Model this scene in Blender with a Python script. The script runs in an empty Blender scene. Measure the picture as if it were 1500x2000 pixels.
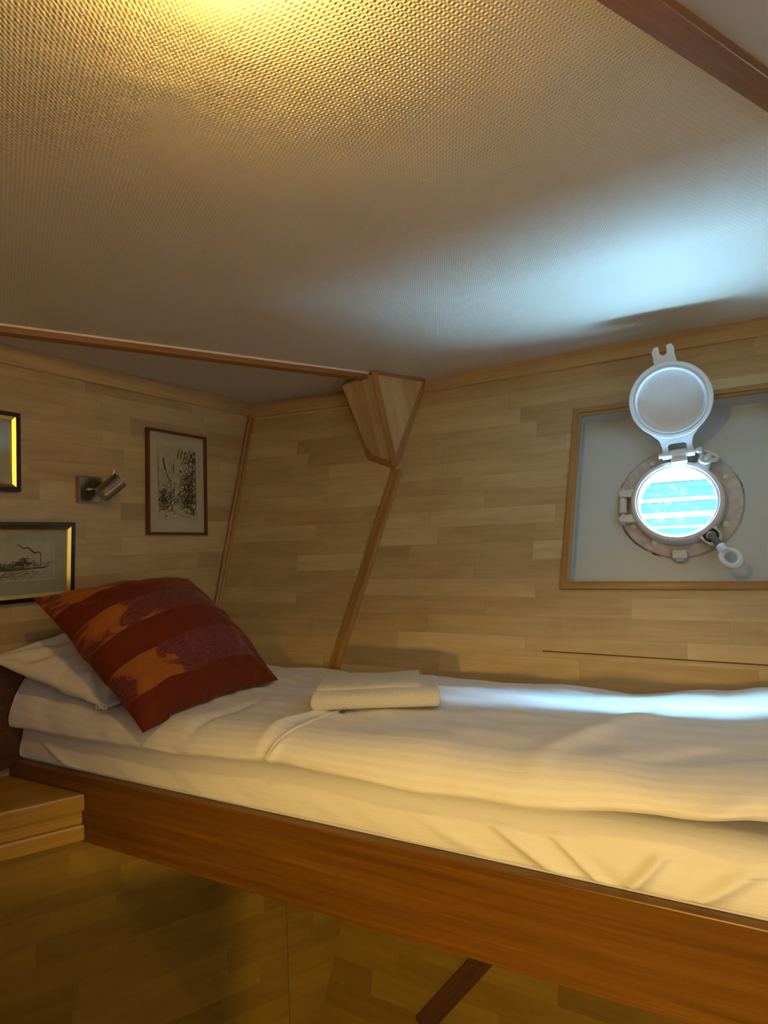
import bpy, bmesh, math, random
from mathutils import Vector, Matrix, noise
random.seed(7)
sc = bpy.context.scene
PI = math.pi
V3 = Vector

# ------------------------------------------------------------------ camera
FPX = 1200.0
pitch = math.atan(60 / FPX); roll = math.radians(2.2)
F = V3((0, math.cos(pitch), math.sin(pitch)))
r0 = V3((1, 0, 0)); u0 = V3((0, -math.sin(pitch), math.cos(pitch)))
RT = r0 * math.cos(roll) - u0 * math.sin(roll)
UP = r0 * math.sin(roll) + u0 * math.cos(roll)
cam = bpy.data.cameras.new('camera'); cam.sensor_fit = 'VERTICAL'
cam.sensor_height = 36; cam.lens = FPX / 2000 * 36; cam.clip_start = 0.02
co = bpy.data.objects.new('camera', cam); sc.collection.objects.link(co)
M = Matrix.Identity(4)
for i in range(3):
    M[i][0] = RT[i]; M[i][1] = UP[i]; M[i][2] = -F[i]; M[i][3] = (0, 0, 1.55)[i]
co.matrix_world = M
sc.camera = co

# ------------------------------------------------------------------ light
sc.view_settings.view_transform = 'Standard'; sc.view_settings.look = 'None'
sc.view_settings.exposure = 0.0; sc.view_settings.gamma = 1.0
sc.view_settings.use_curve_mapping = False
w = bpy.data.worlds.new('world'); sc.world = w; w.use_nodes = True
bg = w.node_tree.nodes['Background']; bg.inputs[0].default_value = (0.50, 0.86, 1.0, 1); bg.inputs[1].default_value = 2.2

# geometry of the cabin, metres
A = V3((.192, 2.445, 2.2)); XR = V3((.871, -.491, 0)).normalized()
OUT = V3((.491, .871, 0)).normalized()
LEAN = math.radians(17)
VH = OUT * math.sin(LEAN) + V3((0, 0, math.cos(LEAN)))          # up along the leaning hull
NH = XR.cross(VH); NH = NH if NH.dot(V3((0, 0, 1.55)) - A) > 0 else -NH   # into the room
def H(s, t, d=0.0): return A + XR * s + VH * t + NH * d
K = V3((-.581, 2.763, 2.2))
T1 = V3((-.2, 2.282, 1.106))
X1 = (A - K).normalized()
N1 = (K - A).cross(T1 - A).normalized(); N1 = N1 if N1.dot(V3((0, 0, 1.55)) - K) > 0 else -N1
V1 = X1.cross(N1); V1 = V1 if V1.z > 0 else -V1
def S(s, t, d=0.0): return K + X1 * s + V1 * t + N1 * d
XL = V3((.528, .849, 0)).normalized(); NL = V3((.849, -.528, 0)).normalized()
def L(u, z, d=0.0): p = K + XL * u + NL * d; return V3((p.x, p.y, z))
CEIL = 2.2; FLOOR = -0.15; Z_UP = V3((0, 0, 1))

def area(name, loc, target, size, power, col, sy=None, spread=180):
    l = bpy.data.lights.new(name, 'AREA'); l.size = size; l.energy = power; l.color = col
    l.shape = 'RECTANGLE'; l.size_y = sy or size; l.spread = math.radians(spread)
    o = bpy.data.objects.new(name, l); sc.collection.objects.link(o)
    o.location = loc; o.rotation_euler = (V3(target) - V3(loc)).to_track_quat('-Z', 'Y').to_euler()
    return o
PORT = H(.893, -.57, -.05)
# daylight outside the porthole: glare off the water below, open sky above
GL = PORT + OUT * 1.05 + XR * .35 + V3((0, 0, -1.45))
wg = area('water_glare', GL, GL + Z_UP, 3.2, 3000, (.34, .68, 1.0), 1.9)
wg.rotation_euler = (PI, 0, math.atan2(XR.y, XR.x))
sk = area('sky_light', PORT + OUT * 1.72 + XR * 1.5 + V3((0, 0, 1.9)), PORT, 6.5, 19000, (.27, .60, 1.0), 1.0)
sk.rotation_euler = (0, 0, math.atan2(XR.y, XR.x))
# the rest of the cabin behind the photographer: weak daylight
area('cabin_daylight', (0.9, -1.1, 1.6), (0, 1.6, 1.6), 1.2, 8.0, (.84, .92, 1.0), 1.2)
LAMP = V3((-.130, .575, 2.2)); BULB_STRENGTH = 500.0
sl = bpy.data.lights.new('low_lamp', 'SPOT'); sl.energy = 82; sl.color = (1.0, .64, .14); sl.spot_size = math.radians(100); sl.spot_blend = .42; sl.shadow_soft_size = .04
so = bpy.data.objects.new('low_lamp', sl); sc.collection.objects.link(so); so.location = (-.30, -.45, 1.235)
so.rotation_euler = V3((.31, .88, -.89)).to_track_quat('-Z', 'Y').to_euler()

# ------------------------------------------------------------------ node helpers
def mat(name, col=(.8, .8, .8), rough=.5, metal=0.0, spec=.5):
    m = bpy.data.materials.new(name); m.use_nodes = True
    b = m.node_tree.nodes['Principled BSDF']
    b.inputs['Base Color'].default_value = (*col, 1); b.inputs['Roughness'].default_value = rough
    b.inputs['Metallic'].default_value = metal; b.inputs['Specular IOR Level'].default_value = spec
    return m, m.node_tree, b
class G:
    """small node-graph helper"""
    def __init__(s, nt): s.nt = nt
    def n(s, t, **kw):
        x = s.nt.nodes.new(t)
        for k, v in kw.items(): setattr(x, k, v)
        return x
    def lk(s, a, b): s.nt.links.new(a, b)
    def math(s, op, a, b=None, c=None):
        x = s.n('ShaderNodeMath', operation=op)
        for i, v in enumerate((a, b, c)):
            if v is None: continue
            if isinstance(v, (int, float)): x.inputs[i].default_value = v
            else: s.lk(v, x.inputs[i])
        return x.outputs[0]
    def noise(s, vec, scale, detail=3, rough=.5, dist=0):
        x = s.n('ShaderNodeTexNoise'); x.inputs['Scale'].default_value = scale; x.inputs['Detail'].default_value = detail
        x.inputs['Roughness'].default_value = rough; x.inputs['Distortion'].default_value = dist
        s.lk(vec, x.inputs['Vector']); return x.outputs['Fac']
    def mapping(s, vec, scale=(1, 1, 1), loc=(0, 0, 0), rot=(0, 0, 0)):
        x = s.n('ShaderNodeMapping'); x.inputs['Scale'].default_value = scale; x.inputs['Location'].default_value = loc
        x.inputs['Rotation'].default_value = rot; s.lk(vec, x.inputs['Vector']); return x.outputs[0]
    def ramp(s, fac, stops):
        x = s.n('ShaderNodeValToRGB'); e = x.color_ramp.elements
        while len(e) < len(stops): e.new(.5)
        for q, (p, c) in zip(e, stops): q.position = p; q.color = (*c, 1)
        s.lk(fac, x.inputs[0]); return x.outputs[0]
    def mix(s, fac, a, b, mode='MIX'):
        x = s.n('ShaderNodeMix', data_type='RGBA', blend_type=mode)
        for sock, v in ((x.inputs[0], fac), (x.inputs[6], a), (x.inputs[7], b)):
            if isinstance(v, (int, float)): sock.default_value = v
            elif isinstance(v, tuple): sock.default_value = (*v, 1)
            else: s.lk(v, sock)
        return x.outputs[2]
    def bump(s, h, strength, dist, bsdf, prev=None):
        x = s.n('ShaderNodeBump'); x.inputs['Strength'].default_value = strength; x.inputs['Distance'].default_value = dist
        s.lk(h, x.inputs['Height']); s.lk(x.outputs[0], bsdf.inputs['Normal'])
        if prev is not None: s.lk(prev, x.inputs['Normal'])
        return x.outputs[0]
    def uv(s): return s.n('ShaderNodeTexCoord').outputs['UV']
    def obj(s): return s.n('ShaderNodeTexCoord').outputs['Object']

def laminate(name, tones, row=.063, length=.46, rough=.38, gap=.25, kmul=1):
    """strip-parquet laminate; UVs are metres, U along the strips"""
    m, nt, b = mat(name, rough=rough, spec=.35); g = G(nt)
    sp = g.n('ShaderNodeSeparateXYZ'); g.lk(g.uv(), sp.inputs[0]); U, Vv = sp.outputs[0], sp.outputs[1]
    rv = g.math('DIVIDE', Vv, row); ri = g.math('FLOOR', rv); rf = g.math('FRACT', rv)
    wn = g.n('ShaderNodeTexWhiteNoise', noise_dimensions='1D'); g.lk(ri, wn.inputs['W'])
    cu = g.math('ADD', g.math('DIVIDE', U, length), g.math('MULTIPLY', wn.outputs['Value'], 7.3))
    ci = g.math('FLOOR', cu); cf = g.math('FRACT', cu)
    cb = g.n('ShaderNodeCombineXYZ'); g.lk(ci, cb.inputs[0]); g.lk(ri, cb.inputs[1])
    w2 = g.n('ShaderNodeTexWhiteNoise', noise_dimensions='2D'); g.lk(cb.outputs[0], w2.inputs['Vector'])
    base = g.ramp(w2.outputs['Value'], tones)
    # grain, shifted for each strip
    off = g.n('ShaderNodeVectorMath', operation='MULTIPLY_ADD'); g.lk(w2.outputs['Color'], off.inputs[0]); off.inputs[1].default_value = (9, 9, 9); g.lk(g.uv(), off.inputs[2])
    gr = g.noise(g.mapping(off.outputs[0], (3.2, 55, 1)), 1.0, 5, .62, .6)
    col = g.mix(g.math('MULTIPLY', gr, .55), base, g.ramp(gr, [(.35, (1.10, 1.08, 1.02)), (.75, (.62, .50, .36))]), 'MULTIPLY')
    cl = g.noise(g.mapping(off.outputs[0], (2.5, 9, 1)), 1.6, 2, .5, .8)
    col = g.mix(.55, col, g.ramp(cl, [(.3, (1.12, 1.1, 1.06)), (.7, (.80, .76, .68))]), 'MULTIPLY')
    # a few pin knots
    vo = g.n('ShaderNodeTexVoronoi'); vo.inputs['Scale'].default_value = 5.2; g.lk(g.mapping(g.uv(), (1, 1.9, 1)), vo.inputs['Vector'])
    kn = g.math('LESS_THAN', vo.outputs['Distance'], .035)
    kr = g.ramp(vo.outputs['Distance'], [(0, (1, 1, 1)), (.055, (0, 0, 0))])
    pick = g.n('ShaderNodeSeparateColor'); g.lk(vo.outputs['Color'], pick.inputs[0])
    kfac = g.math('MULTIPLY', g.math('MULTIPLY', kr, .6), g.math('GREATER_THAN', pick.outputs[0], .45))
    col = g.mix(kfac, col, (.20, .10, .04))
    # joints
    e1 = g.math('LESS_THAN', rf, .018); e2 = g.math('LESS_THAN', cf, .0035)
    col = g.mix(g.math('MULTIPLY', g.math('MAXIMUM', e1, e2), gap), col, (.12, .07, .03))
    g.lk(col, b.inputs['Base Color'])
    g.bump(gr, .05, .002, b)
    return m
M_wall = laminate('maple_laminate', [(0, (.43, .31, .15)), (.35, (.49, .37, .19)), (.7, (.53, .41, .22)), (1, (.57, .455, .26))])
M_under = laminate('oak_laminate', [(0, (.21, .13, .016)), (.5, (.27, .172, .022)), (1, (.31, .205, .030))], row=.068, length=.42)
M_floor = laminate('floor_laminate', [(0, (.40, .25, .11)), (.5, (.5, .32, .14)), (1, (.55, .36, .17))], row=.07, length=.6)

def wood(name, c1, c2, rough=.38, sx=2.0, sy=38, bump=.08, knots=True, axis=0):
    """solid wood, grain along local X"""
    m, nt, b = mat(name, rough=rough, spec=.4); g = G(nt)
    v = g.obj()
    gr = g.noise(g.mapping(v, (sx, sy, sy)), 1.0, 6, .65, .5)
    fg = g.noise(g.mapping(v, (sx * 3, sy * 7, sy * 7)), 1.0, 3, .6)
    big = g.noise(g.mapping(v, (sx * .7, sy * .16, sy * .16)), 1.0, 2, .5, 1.5)
    c = g.mix(g.ramp(gr, [(.32, (0, 0, 0)), (.68, (1, 1, 1))]), c1, c2)
    c = g.mix(.5, c, g.ramp(big, [(.3, (.72, .66, .58)), (.7, (1.2, 1.15, 1.1))]), 'MULTIPLY')
    c = g.mix(.35, c, g.ramp(fg, [(.35, (.7, .62, .5)), (.6, (1.1, 1.1, 1.1))]), 'MULTIPLY')
    g.lk(c, b.inputs['Base Color']); g.bump(gr, bump, .002, b)
    return m
M_trim = wood('oak_trim', (.27, .145, .042), (.40, .225, .068), .36)
M_beam = wood('ceiling_batten_oak', (.26, .115, .03), (.38, .18, .05), .32)
M_crown = wood('maple_crown', (.45, .31, .14), (.54, .385, .185), .4, 1.5, 25)
M_rail = wood('stained_bunk_wood', (.12, .045, .006), (.215, .095, .011), .33, 1.3, 52, .15)
M_step = wood('varnished_pine', (.36, .215, .035), (.46, .29, .05), .30, 1.5, 26)
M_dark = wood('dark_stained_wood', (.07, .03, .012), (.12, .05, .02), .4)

def ceiling_cloth():
    m, nt, b = mat('woven_ceiling_cloth', (.70, .66, .60), .52, spec=.4); g = G(nt)
    v = g.uv()
    sp = g.n('ShaderNodeSeparateXYZ'); g.lk(v, sp.inputs[0])
    k1 = 2 * PI / .0066; k2 = 2 * PI / .0088
    a = g.math('SINE', g.math('MULTIPLY', sp.outputs[0], k1)); c = g.math('SINE', g.math('MULTIPLY', sp.outputs[1], k2))
    # staggered grid of raised knots
    h = g.math('ADD', g.math('MULTIPLY', a, .6), g.math('MULTIPLY', g.math('MULTIPLY', a, c), 1.0))
    n2 = g.noise(v, 90, 3, .6); n3 = g.noise(v, 3.2, 3, .5, .4)
    hh = g.math('ADD', h, g.math('MULTIPLY', n2, 1.2))
    p = g.bump(hh, .42, .0009, b)
    x = g.n('ShaderNodeBump'); x.inputs['Strength'].default_value = .55; x.inputs['Distance'].default_value = .02
    g.lk(n3, x.inputs['Height']); 
    # chain: broad swell first, weave on top
    for l in list(nt.links):
        if l.to_socket == b.inputs['Normal']: weave = l.from_node
    g.lk(x.outputs[0], weave.inputs['Normal'])
    col = g.mix(g.math('MULTIPLY', g.math('SUBTRACT', 0.6, h), .16), (.74, .70, .63), (.60, .54, .46))
    g.lk(col, b.inputs['Base Color'])
    return m
M_ceil = ceiling_cloth()
def plaster(name, col, rough=.5, s=25, st=.12):
    m, nt, b = mat(name, col, rough); g = G(nt)
    n = g.noise(g.obj(), s, 4, .6); g.bump(n, st, .003, b)
    g.lk(g.mix(g.math('MULTIPLY', n, .35), col, tuple(c * .82 for c in col)), b.inputs['Base Color'])
    return m
M_ceil2 = plaster('smooth_ceiling_paint', (.66, .61, .55), .5, 8, .1)
M_caulk = plaster('white_caulk', (.78, .76, .7), .5, 60, .1)
M_recess = plaster('pale_grey_gloss_paint', (.55, .60, .59), .34, 14, .08)
M_port = plaster('thick_white_enamel', (.66, .67, .68), .3, 60, .3)
M_lid = plaster('chipped_white_enamel', (.68, .74, .79), .3, 45, .45)
M_plainwood = laminate('cabin_laminate', [(0, (.46, .30, .15)), (1, (.6, .42, .23))])

def flange_mat():
    m, nt, b = mat('aged_white_enamel', (.55, .52, .5), .42); g = G(nt)
    v = g.obj(); n = g.noise(v, 26, 4, .7)
    g.lk(g.mix(g.ramp(n, [(.42, (0, 0, 0)), (.62, (1, 1, 1))]), (.56, .54, .52), (.43, .37, .33)), b.inputs['Base Color'])
    g.bump(g.noise(v, 60, 4, .6), .35, .002, b); return m
M_flange = flange_mat()
M_rust = plaster('dark_rust_crack', (.035, .02, .015), .8, 80, .3)
M_iron = plaster('bare_dark_steel', (.16, .13, .12), .35, 90, .2)

def cloth(name, col, stripe=0.0, rough=.75, weave=900):
    m, nt, b = mat(name, col, rough, spec=.25); g = G(nt)
    b.inputs['Sheen Weight'].default_value = .25; b.inputs['Sheen Roughness'].default_value = .5
    v = g.uv()
    sp = g.n('ShaderNodeSeparateXYZ'); g.lk(v, sp.inputs[0])
    if stripe:
        st = g.math('GREATER_THAN', g.math('SINE', g.math('MULTIPLY', sp.outputs[1], 2 * PI / stripe)), 0.0)
        g.lk(g.mix(st, col, tuple(c * .955 for c in col)), b.inputs['Base Color'])
        rr = g.math('ADD', rough - .18, g.math('MULTIPLY', st, .2)); g.lk(rr, b.inputs['Roughness'])
    n = g.noise(g.mapping(v, (1, 2.2, 1)), 9, 4, .55, .6)
    g.bump(n, .22, .006, b)
    return m
M_sheet = cloth('cotton_sheet', (.80, .77, .71)); M_duvet = cloth('satin_stripe_cotton', (.83, .81, .77), .05)
M_pillow = cloth('ivory_pillowcase', (.80, .75, .62))
def towel_mat():
    m, nt, b = mat('terry_towel', (.86, .82, .72), .95, spec=.1); g = G(nt)
    b.inputs['Sheen Weight'].default_value = .4
    n = g.noise(g.obj(), 420, 2, .6); g.bump(n, 1.0, .006, b)
    g.lk(g.mix(n, (.74, .70, .60), (.92, .88, .79)), b.inputs['Base Color']); return m
M_towel = towel_mat()
def cushion_mat():
    m, nt, b = mat('striped_velvet', rough=.7, spec=.15); g = G(nt)
    b.inputs['Sheen Weight'].default_value = .22; b.inputs['Sheen Roughness'].default_value = .35; b.inputs['Sheen Tint'].default_value = (1, .45, .3, 1)
    v = g.uv(); sp = g.n('ShaderNodeSeparateXYZ'); g.lk(v, sp.inputs[0])
    y = sp.outputs[1]                      # 0 at the top edge, 1 at the bottom edge
    r = g.n('ShaderNodeValToRGB'); r.color_ramp.interpolation = 'CONSTANT'; e = r.color_ramp.elements
    stops = [(0, 1), (.17, 0), (.33, 1), (.50, 0), (.67, 1), (.86, 0)]
    while len(e) < len(stops): e.new(.5)
    for q, (p, c) in zip(e, stops): q.position = p; q.color = (c, c, c, 1)
    g.lk(y, r.inputs[0]); band = r.outputs[0]
    n = g.noise(g.mapping(v, (1, 1, 1)), 7, 5, .65, 1.0)
    nf = g.noise(g.mapping(v, (1, 5, 1)), 30, 4, .7, .8)
    mauve = g.mix(g.ramp(nf, [(.35, (0, 0, 0)), (.7, (1, 1, 1))]), (.085, .014, .012), (.23, .058, .048))
    sheen_patch = g.ramp(g.math('ADD', sp.outputs[0], g.math('MULTIPLY', g.math('SUBTRACT', n, .5), .7)), [(.0, (0, 0, 0)), (.05, (.9, .9, .9)), (.22, (1, 1, 1)), (.27, (0, 0, 0))])  # orange sheen at the left ends, painted into the mauve bands
    mauve = g.mix(g.math('MULTIPLY', sheen_patch, .85), mauve, g.mix(nf, (.55, .17, .012), (.24, .06, .008)))
    rust = g.mix(n, (.10, .012, .003), (.175, .028, .007))
    g.lk(g.mix(band, rust, mauve), b.inputs['Base Color'])
    g.lk(g.math('SUBTRACT', .75, g.math('MULTIPLY', band, .25)), b.inputs['Roughness'])
    g.bump(g.math('ADD', nf, g.math('ADD', g.math('MULTIPLY', band, .3), g.math('MULTIPLY', n, 3.0))), .5, .004, b)
    return m
M_cushion = cushion_mat()
M_blackframe = wood('black_lacquer_frame', (.012, .006, .006), (.022, .010, .008), .3)
M_gold, _, _ = mat('gilt_slip', (.85, .55, .12), .28, 1.0)
M_redframe = wood('mahogany_frame', (.10, .03, .014), (.16, .05, .02), .35)
M_matboard = plaster('grey_green_mount', (.42, .40, .30), .8, 60, .05)
M_cream = plaster('cream_mount', (.62, .54, .40), .85, 60, .05)
def print_mat(name, col, low):
    m, nt, b = mat(name, col, .85); g = G(nt); n = g.noise(g.obj(), 22, 5, .7)
    g.lk(g.mix(g.ramp(n, [(.4, (0, 0, 0)), (.75, (1, 1, 1))]), col, low), b.inputs['Base Color']); return m
M_paper = print_mat('sketch_paper', (.60, .53, .40), (.46, .40, .28))
M_paper2 = print_mat('etching_paper', (.50, .46, .36), (.40, .36, .27))
M_ink, _, _ = mat('black_ink', (.03, .022, .018), .8)
M_ink2, _, _ = mat('grey_ink_wash', (.17, .14, .10), .8)
M_inkred, _, _ = mat('red_brown_ink', (.18, .05, .02), .8)
M_nickel, _n, _b = mat('brushed_nickel', (.36, .33, .28), .22, 1.0)
M_white, _, _ = mat('white_plastic', (.8, .8, .78), .4)
M_blackp, _, _ = mat('black_plastic', (.015, .012, .01), .5)
def glass_mat(name, dirty=False):
    m = bpy.data.materials.new(name); m.use_nodes = True; nt = m.node_tree; nt.nodes.clear(); g = G(nt)
    out = g.n('ShaderNodeOutputMaterial'); tr = g.n('ShaderNodeBsdfTransparent'); gl = g.n('ShaderNodeBsdfGlossy')
    gl.inputs['Roughness'].default_value = .03; tr.inputs[0].default_value = (.96, .98, .97, 1)
    mx = g.n('ShaderNodeMixShader'); mx.inputs[0].default_value = .05; g.lk(tr.outputs[0], mx.inputs[1]); g.lk(gl.outputs[0], mx.inputs[2])
    res = mx.outputs[0]
    if dirty:
        d = g.n('ShaderNodeBsdfTranslucent'); d.inputs[0].default_value = (.85, .95, 1, 1)
        n = g.noise(g.obj(), 34, 6, .75, .5); f = g.ramp(n, [(.54, (.004, .004, .004)), (.76, (.07, .07, .07))])
        m2 = g.n('ShaderNodeMixShader'); g.lk(f, m2.inputs[0]); g.lk(res, m2.inputs[1]); g.lk(d.outputs[0], m2.inputs[2]); res = m2.outputs[0]
    g.lk(res, out.inputs[0]); return m
M_glass = glass_mat('picture_glass'); M_pane = glass_mat('dirty_porthole_glass', True)
def emis(name, col, st):
    m = bpy.data.materials.new(name); m.use_nodes = True; b = m.node_tree.nodes['Principled BSDF']
    b.inputs['Base Color'].default_value = (*col, 1); b.inputs['Emission Color'].default_value = (*col, 1); b.inputs['Emission Strength'].default_value = st
    return m

# ------------------------------------------------------------------ object helpers
W = {}
def tag(o, label=None, cat=None, group=None, kind=None):
    for k, v in (('label', label), ('category', cat), ('group', group), ('kind', kind)):
        if v: o[k] = v
    return o
def place(o, mtx, parent=None):
    sc.collection.objects.link(o)
    if parent is not None:
        o.parent = parent; o.matrix_basis = W[parent.name].inverted() @ mtx
    else: o.matrix_basis = mtx
    W[o.name] = mtx.copy(); return o
def empty(name, loc, label, cat, group=None):
    o = bpy.data.objects.new(name, None); o.empty_display_size = .05
    place(o, Matrix.Translation(loc)); return tag(o, label, cat, group)
def frame(o, x, y, z):
    """matrix with origin o and axes x, y, z"""
    m = Matrix.Identity(4)
    for i in range(3): m[i][0] = x[i]; m[i][1] = y[i]; m[i][2] = z[i]; m[i][3] = o[i]
    return m
def obj(name, bm, mats, parent=None, mtx=None, smooth=False, kind=None):
    me = bpy.data.meshes.new(name)
    bmesh.ops.recalc_face_normals(bm, faces=bm.faces); bm.to_mesh(me); bm.free()
    for m in (mats if isinstance(mats, (list, tuple)) else [mats]): me.materials.append(m)
    if smooth:
        for p in me.polygons: p.use_smooth = True
    o = bpy.data.objects.new(name, me); place(o, mtx or Matrix.Identity(4), parent)
    if kind: o['kind'] = kind
    return o
def smooth_angle(o, ang=35):
    me = o.data
    for p in me.polygons: p.use_smooth = True
    bm = bmesh.new(); bm.from_mesh(me)
    for e in bm.edges:
        if len(e.link_faces) == 2 and e.calc_face_angle() > math.radians(ang): e.smooth = False
    bm.to_mesh(me); bm.free(); return o
def add_box(bm, x0, x1, y0, y1, z0, z1, bev=0.0, mi=0, mtx=None):
    b = bmesh.new()
    bmesh.ops.create_cube(b, size=1)
    for v in b.verts: v.co = V3(((x0 + x1) / 2 + v.co.x * (x1 - x0), (y0 + y1) / 2 + v.co.y * (y1 - y0), (z0 + z1) / 2 + v.co.z * (z1 - z0)))
    if bev: bmesh.ops.bevel(b, geom=b.edges[:], offset=bev, segments=2, affect='EDGES', profile=.6)
    if mtx: b.transform(mtx)
    merge(bm, b, mi)
def merge(bm, b, mi=0):
    vm = {v: bm.verts.new(v.co) for v in b.verts}
    for f in b.faces:
        try:
            nf = bm.faces.new([vm[v] for v in f.verts]); nf.material_index = mi
        except ValueError: pass
    b.free()
def add_lathe(bm, prof, seg=64, mtx=None, mi=0, closed=False):
    """prof: list of (radius, z)"""
    b = bmesh.new(); rings = []
    for r, z in prof:
        if r < 1e-6: rings.append([b.verts.new((0, 0, z))])
        else: rings.append([b.verts.new((r * math.cos(2 * PI * k / seg), r * math.sin(2 * PI * k / seg), z)) for k in range(seg)])
    pairs = list(zip(rings, rings[1:])) + ([(rings[-1], rings[0])] if closed else [])
    for a, c in pairs:
        for k in range(seg):
            k2 = (k + 1) % seg
            f = [a[k % len(a)], a[k2 % len(a)], c[k2 % len(c)], c[k % len(c)]]
            u = []
            for v in f:
                if v not in u: u.append(v)
            if len(u) > 2:
                try: b.faces.new(u)
                except ValueError: pass
    if mtx: b.transform(mtx)
    merge(bm, b, mi)
def add_prism(bm, pts, z0, z1, bev=0.0, mi=0, mtx=None):
    b = bmesh.new()
    f = b.faces.new([b.verts.new((x, y, z0)) for x, y in pts])
    r = bmesh.ops.extrude_face_region(b, geom=[f])
    for v in r['geom']:
        if isinstance(v, bmesh.types.BMVert): v.co.z = z1
    if bev: bmesh.ops.bevel(b, geom=b.edges[:], offset=bev, segments=2, affect='EDGES', profile=.6)
    if mtx: b.transform(mtx)
    merge(bm, b, mi)
def add_tube(bm, pts, rad, seg=12, closed=False, mi=0):
    pts = [V3(p) for p in pts]; n = len(pts); rings = []
    prev = None
    for i, p in enumerate(pts):
        a = pts[(i - 1) % n] if (closed or i > 0) else p; c = pts[(i + 1) % n] if (closed or i < n - 1) else p
        t = (c - a).normalized()
        if prev is None: x = t.orthogonal().normalized()
        else: x = (prev - t * prev.dot(t)).normalized()
        prev = x; y = t.cross(x); r = rad[i] if isinstance(rad, (list, tuple)) else rad
        rings.append([bm.verts.new(p + x * r * math.cos(2 * PI * k / seg) + y * r * math.sin(2 * PI * k / seg)) for k in range(seg)])
    rng = range(n) if closed else range(n - 1)
    for i in rng:
        a, c = rings[i], rings[(i + 1) % n]
        for k in range(seg):
            f = bm.faces.new([a[k], a[(k + 1) % seg], c[(k + 1) % seg], c[k]]); f.material_index = mi
    if not closed:
        for r in (rings[0], rings[-1]):
            f = bm.faces.new(r); f.material_index = mi
def bar(name, p0, p1, nrm, width, thick, m, parent=None, kind=None, bev=.002, ext=0.0, cutn=None, prof=None):
    """a batten from p0 to p1 lying on the surface with normal nrm; grain runs along it"""
    p0, p1 = V3(p0), V3(p1); x = (p1 - p0).normalized(); z = (V3(nrm) - x * V3(nrm).dot(x)).normalized(); y = z.cross(x)
    ln = (p1 - p0).length; bm = bmesh.new()
    if prof:                                  # moulded section: list of (y, z)
        b = bmesh.new()
        fs = [b.verts.new((-ext, a, c)) for a, c in prof]; f2 = [b.verts.new((ln + ext, a, c)) for a, c in prof]
        b.faces.new(fs); b.faces.new(list(reversed(f2)))
        for k in range(len(prof)):
            q = (k + 1) % len(prof); b.faces.new([fs[k], fs[q], f2[q], f2[k]])
        merge(bm, b)
    else: add_box(bm, -ext, ln + ext, -width / 2, width / 2, -.001, thick, bev)
    o = obj(name, bm, m, parent, frame(p0, x, y, z)); 
    if kind: o['kind'] = kind
    return o
def panel(name, o, x, y, poly, m, holes=None, thick=.02, kind='structure', uoff=(0, 0), rot=0):
    """flat sheet in the plane o + x,y; poly in metres, z = into the room; UVs in metres. One optional quad hole matching a 4-point poly"""
    z = x.cross(y)
    bm = bmesh.new(); uvl = bm.loops.layers.uv.new('UVMap')
    def ring(zz): return [bm.verts.new((a, b, zz)) for a, b in poly]
    f0, b0 = ring(0), ring(-thick); n = len(poly); front = []
    if holes:
        hf = [bm.verts.new((a, b, 0)) for a, b in holes]; hb = [bm.verts.new((a, b, -thick)) for a, b in holes]
        for k in range(4):
            q = (k + 1) % 4
            bm.faces.new([f0[k], f0[q], hf[q], hf[k]]); bm.faces.new([b0[k], b0[q], hb[q], hb[k]]); bm.faces.new([hf[k], hf[q], hb[q], hb[k]])
    else:
        bm.faces.new(f0); bm.faces.new(b0)
    for k in range(n):
        q = (k + 1) % n; bm.faces.new([f0[k], f0[q], b0[q], b0[k]])
    c, s = math.cos(rot), math.sin(rot)
    for f in bm.faces:
        for l in f.loops:
            a, b = l.vert.co.x, l.vert.co.y; l[uvl].uv = (a * c + b * s + uoff[0], -a * s + b * c + uoff[1])
    return obj(name, bm, m, None, frame(o, x, y, z), kind=kind)

# ------------------------------------------------------------------ room shell
Z = V3((0, 0, 1))
def hullz(z): return (z - CEIL) / VH.z          # t coordinate at height z on the hull
def s1z(z): return (z - CEIL) / V1.z
HULL_R = 1.62
tf = hullz(FLOOR)
# seam line between the two hull facets: passes A and T1
seamdir = (T1 - A) / (T1.z - A.z)
SB = A + seamdir * (FLOOR - CEIL)
sb = ((SB - A).dot(XR), (SB - A).dot(VH))
# window recess opening in the hull lining
BX0t, BX0b, BX1t, BX1b, BYt, BYb = .602, .568, 1.19, 1.225, -.249, -.841
z_h = XR.cross(VH)
flip = z_h.dot(NH) < 0
# hull lining, right facet (drawn with x running left when needed so that z looks into the room)
def hp(s, t): return (-s, t) if flip else (s, t)
XH = -XR if flip else XR
KNEE = .80; tk = hullz(KNEE); SK = A + seamdir * (KNEE - CEIL); sk = ((SK - A).dot(XR), (SK - A).dot(VH)); LOW = OUT * .125
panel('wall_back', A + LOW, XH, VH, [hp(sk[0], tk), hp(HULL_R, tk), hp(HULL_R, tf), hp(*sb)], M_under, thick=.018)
panel('wall_back', A, XH, VH, [hp(0, 0), hp(HULL_R, 0), hp(HULL_R, tk), hp(*sk)], M_wall,
      holes=[hp(BX0t, BYt), hp(BX1t, BYt), hp(BX1b, BYb), hp(BX0b, BYb)], thick=.018)
flip1 = X1.cross(V1).dot(N1) < 0
XS = -X1 if flip1 else X1
def sp_(p): q = p - K; return ((q.dot(X1) * (-1 if flip1 else 1)), q.dot(V1))
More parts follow.
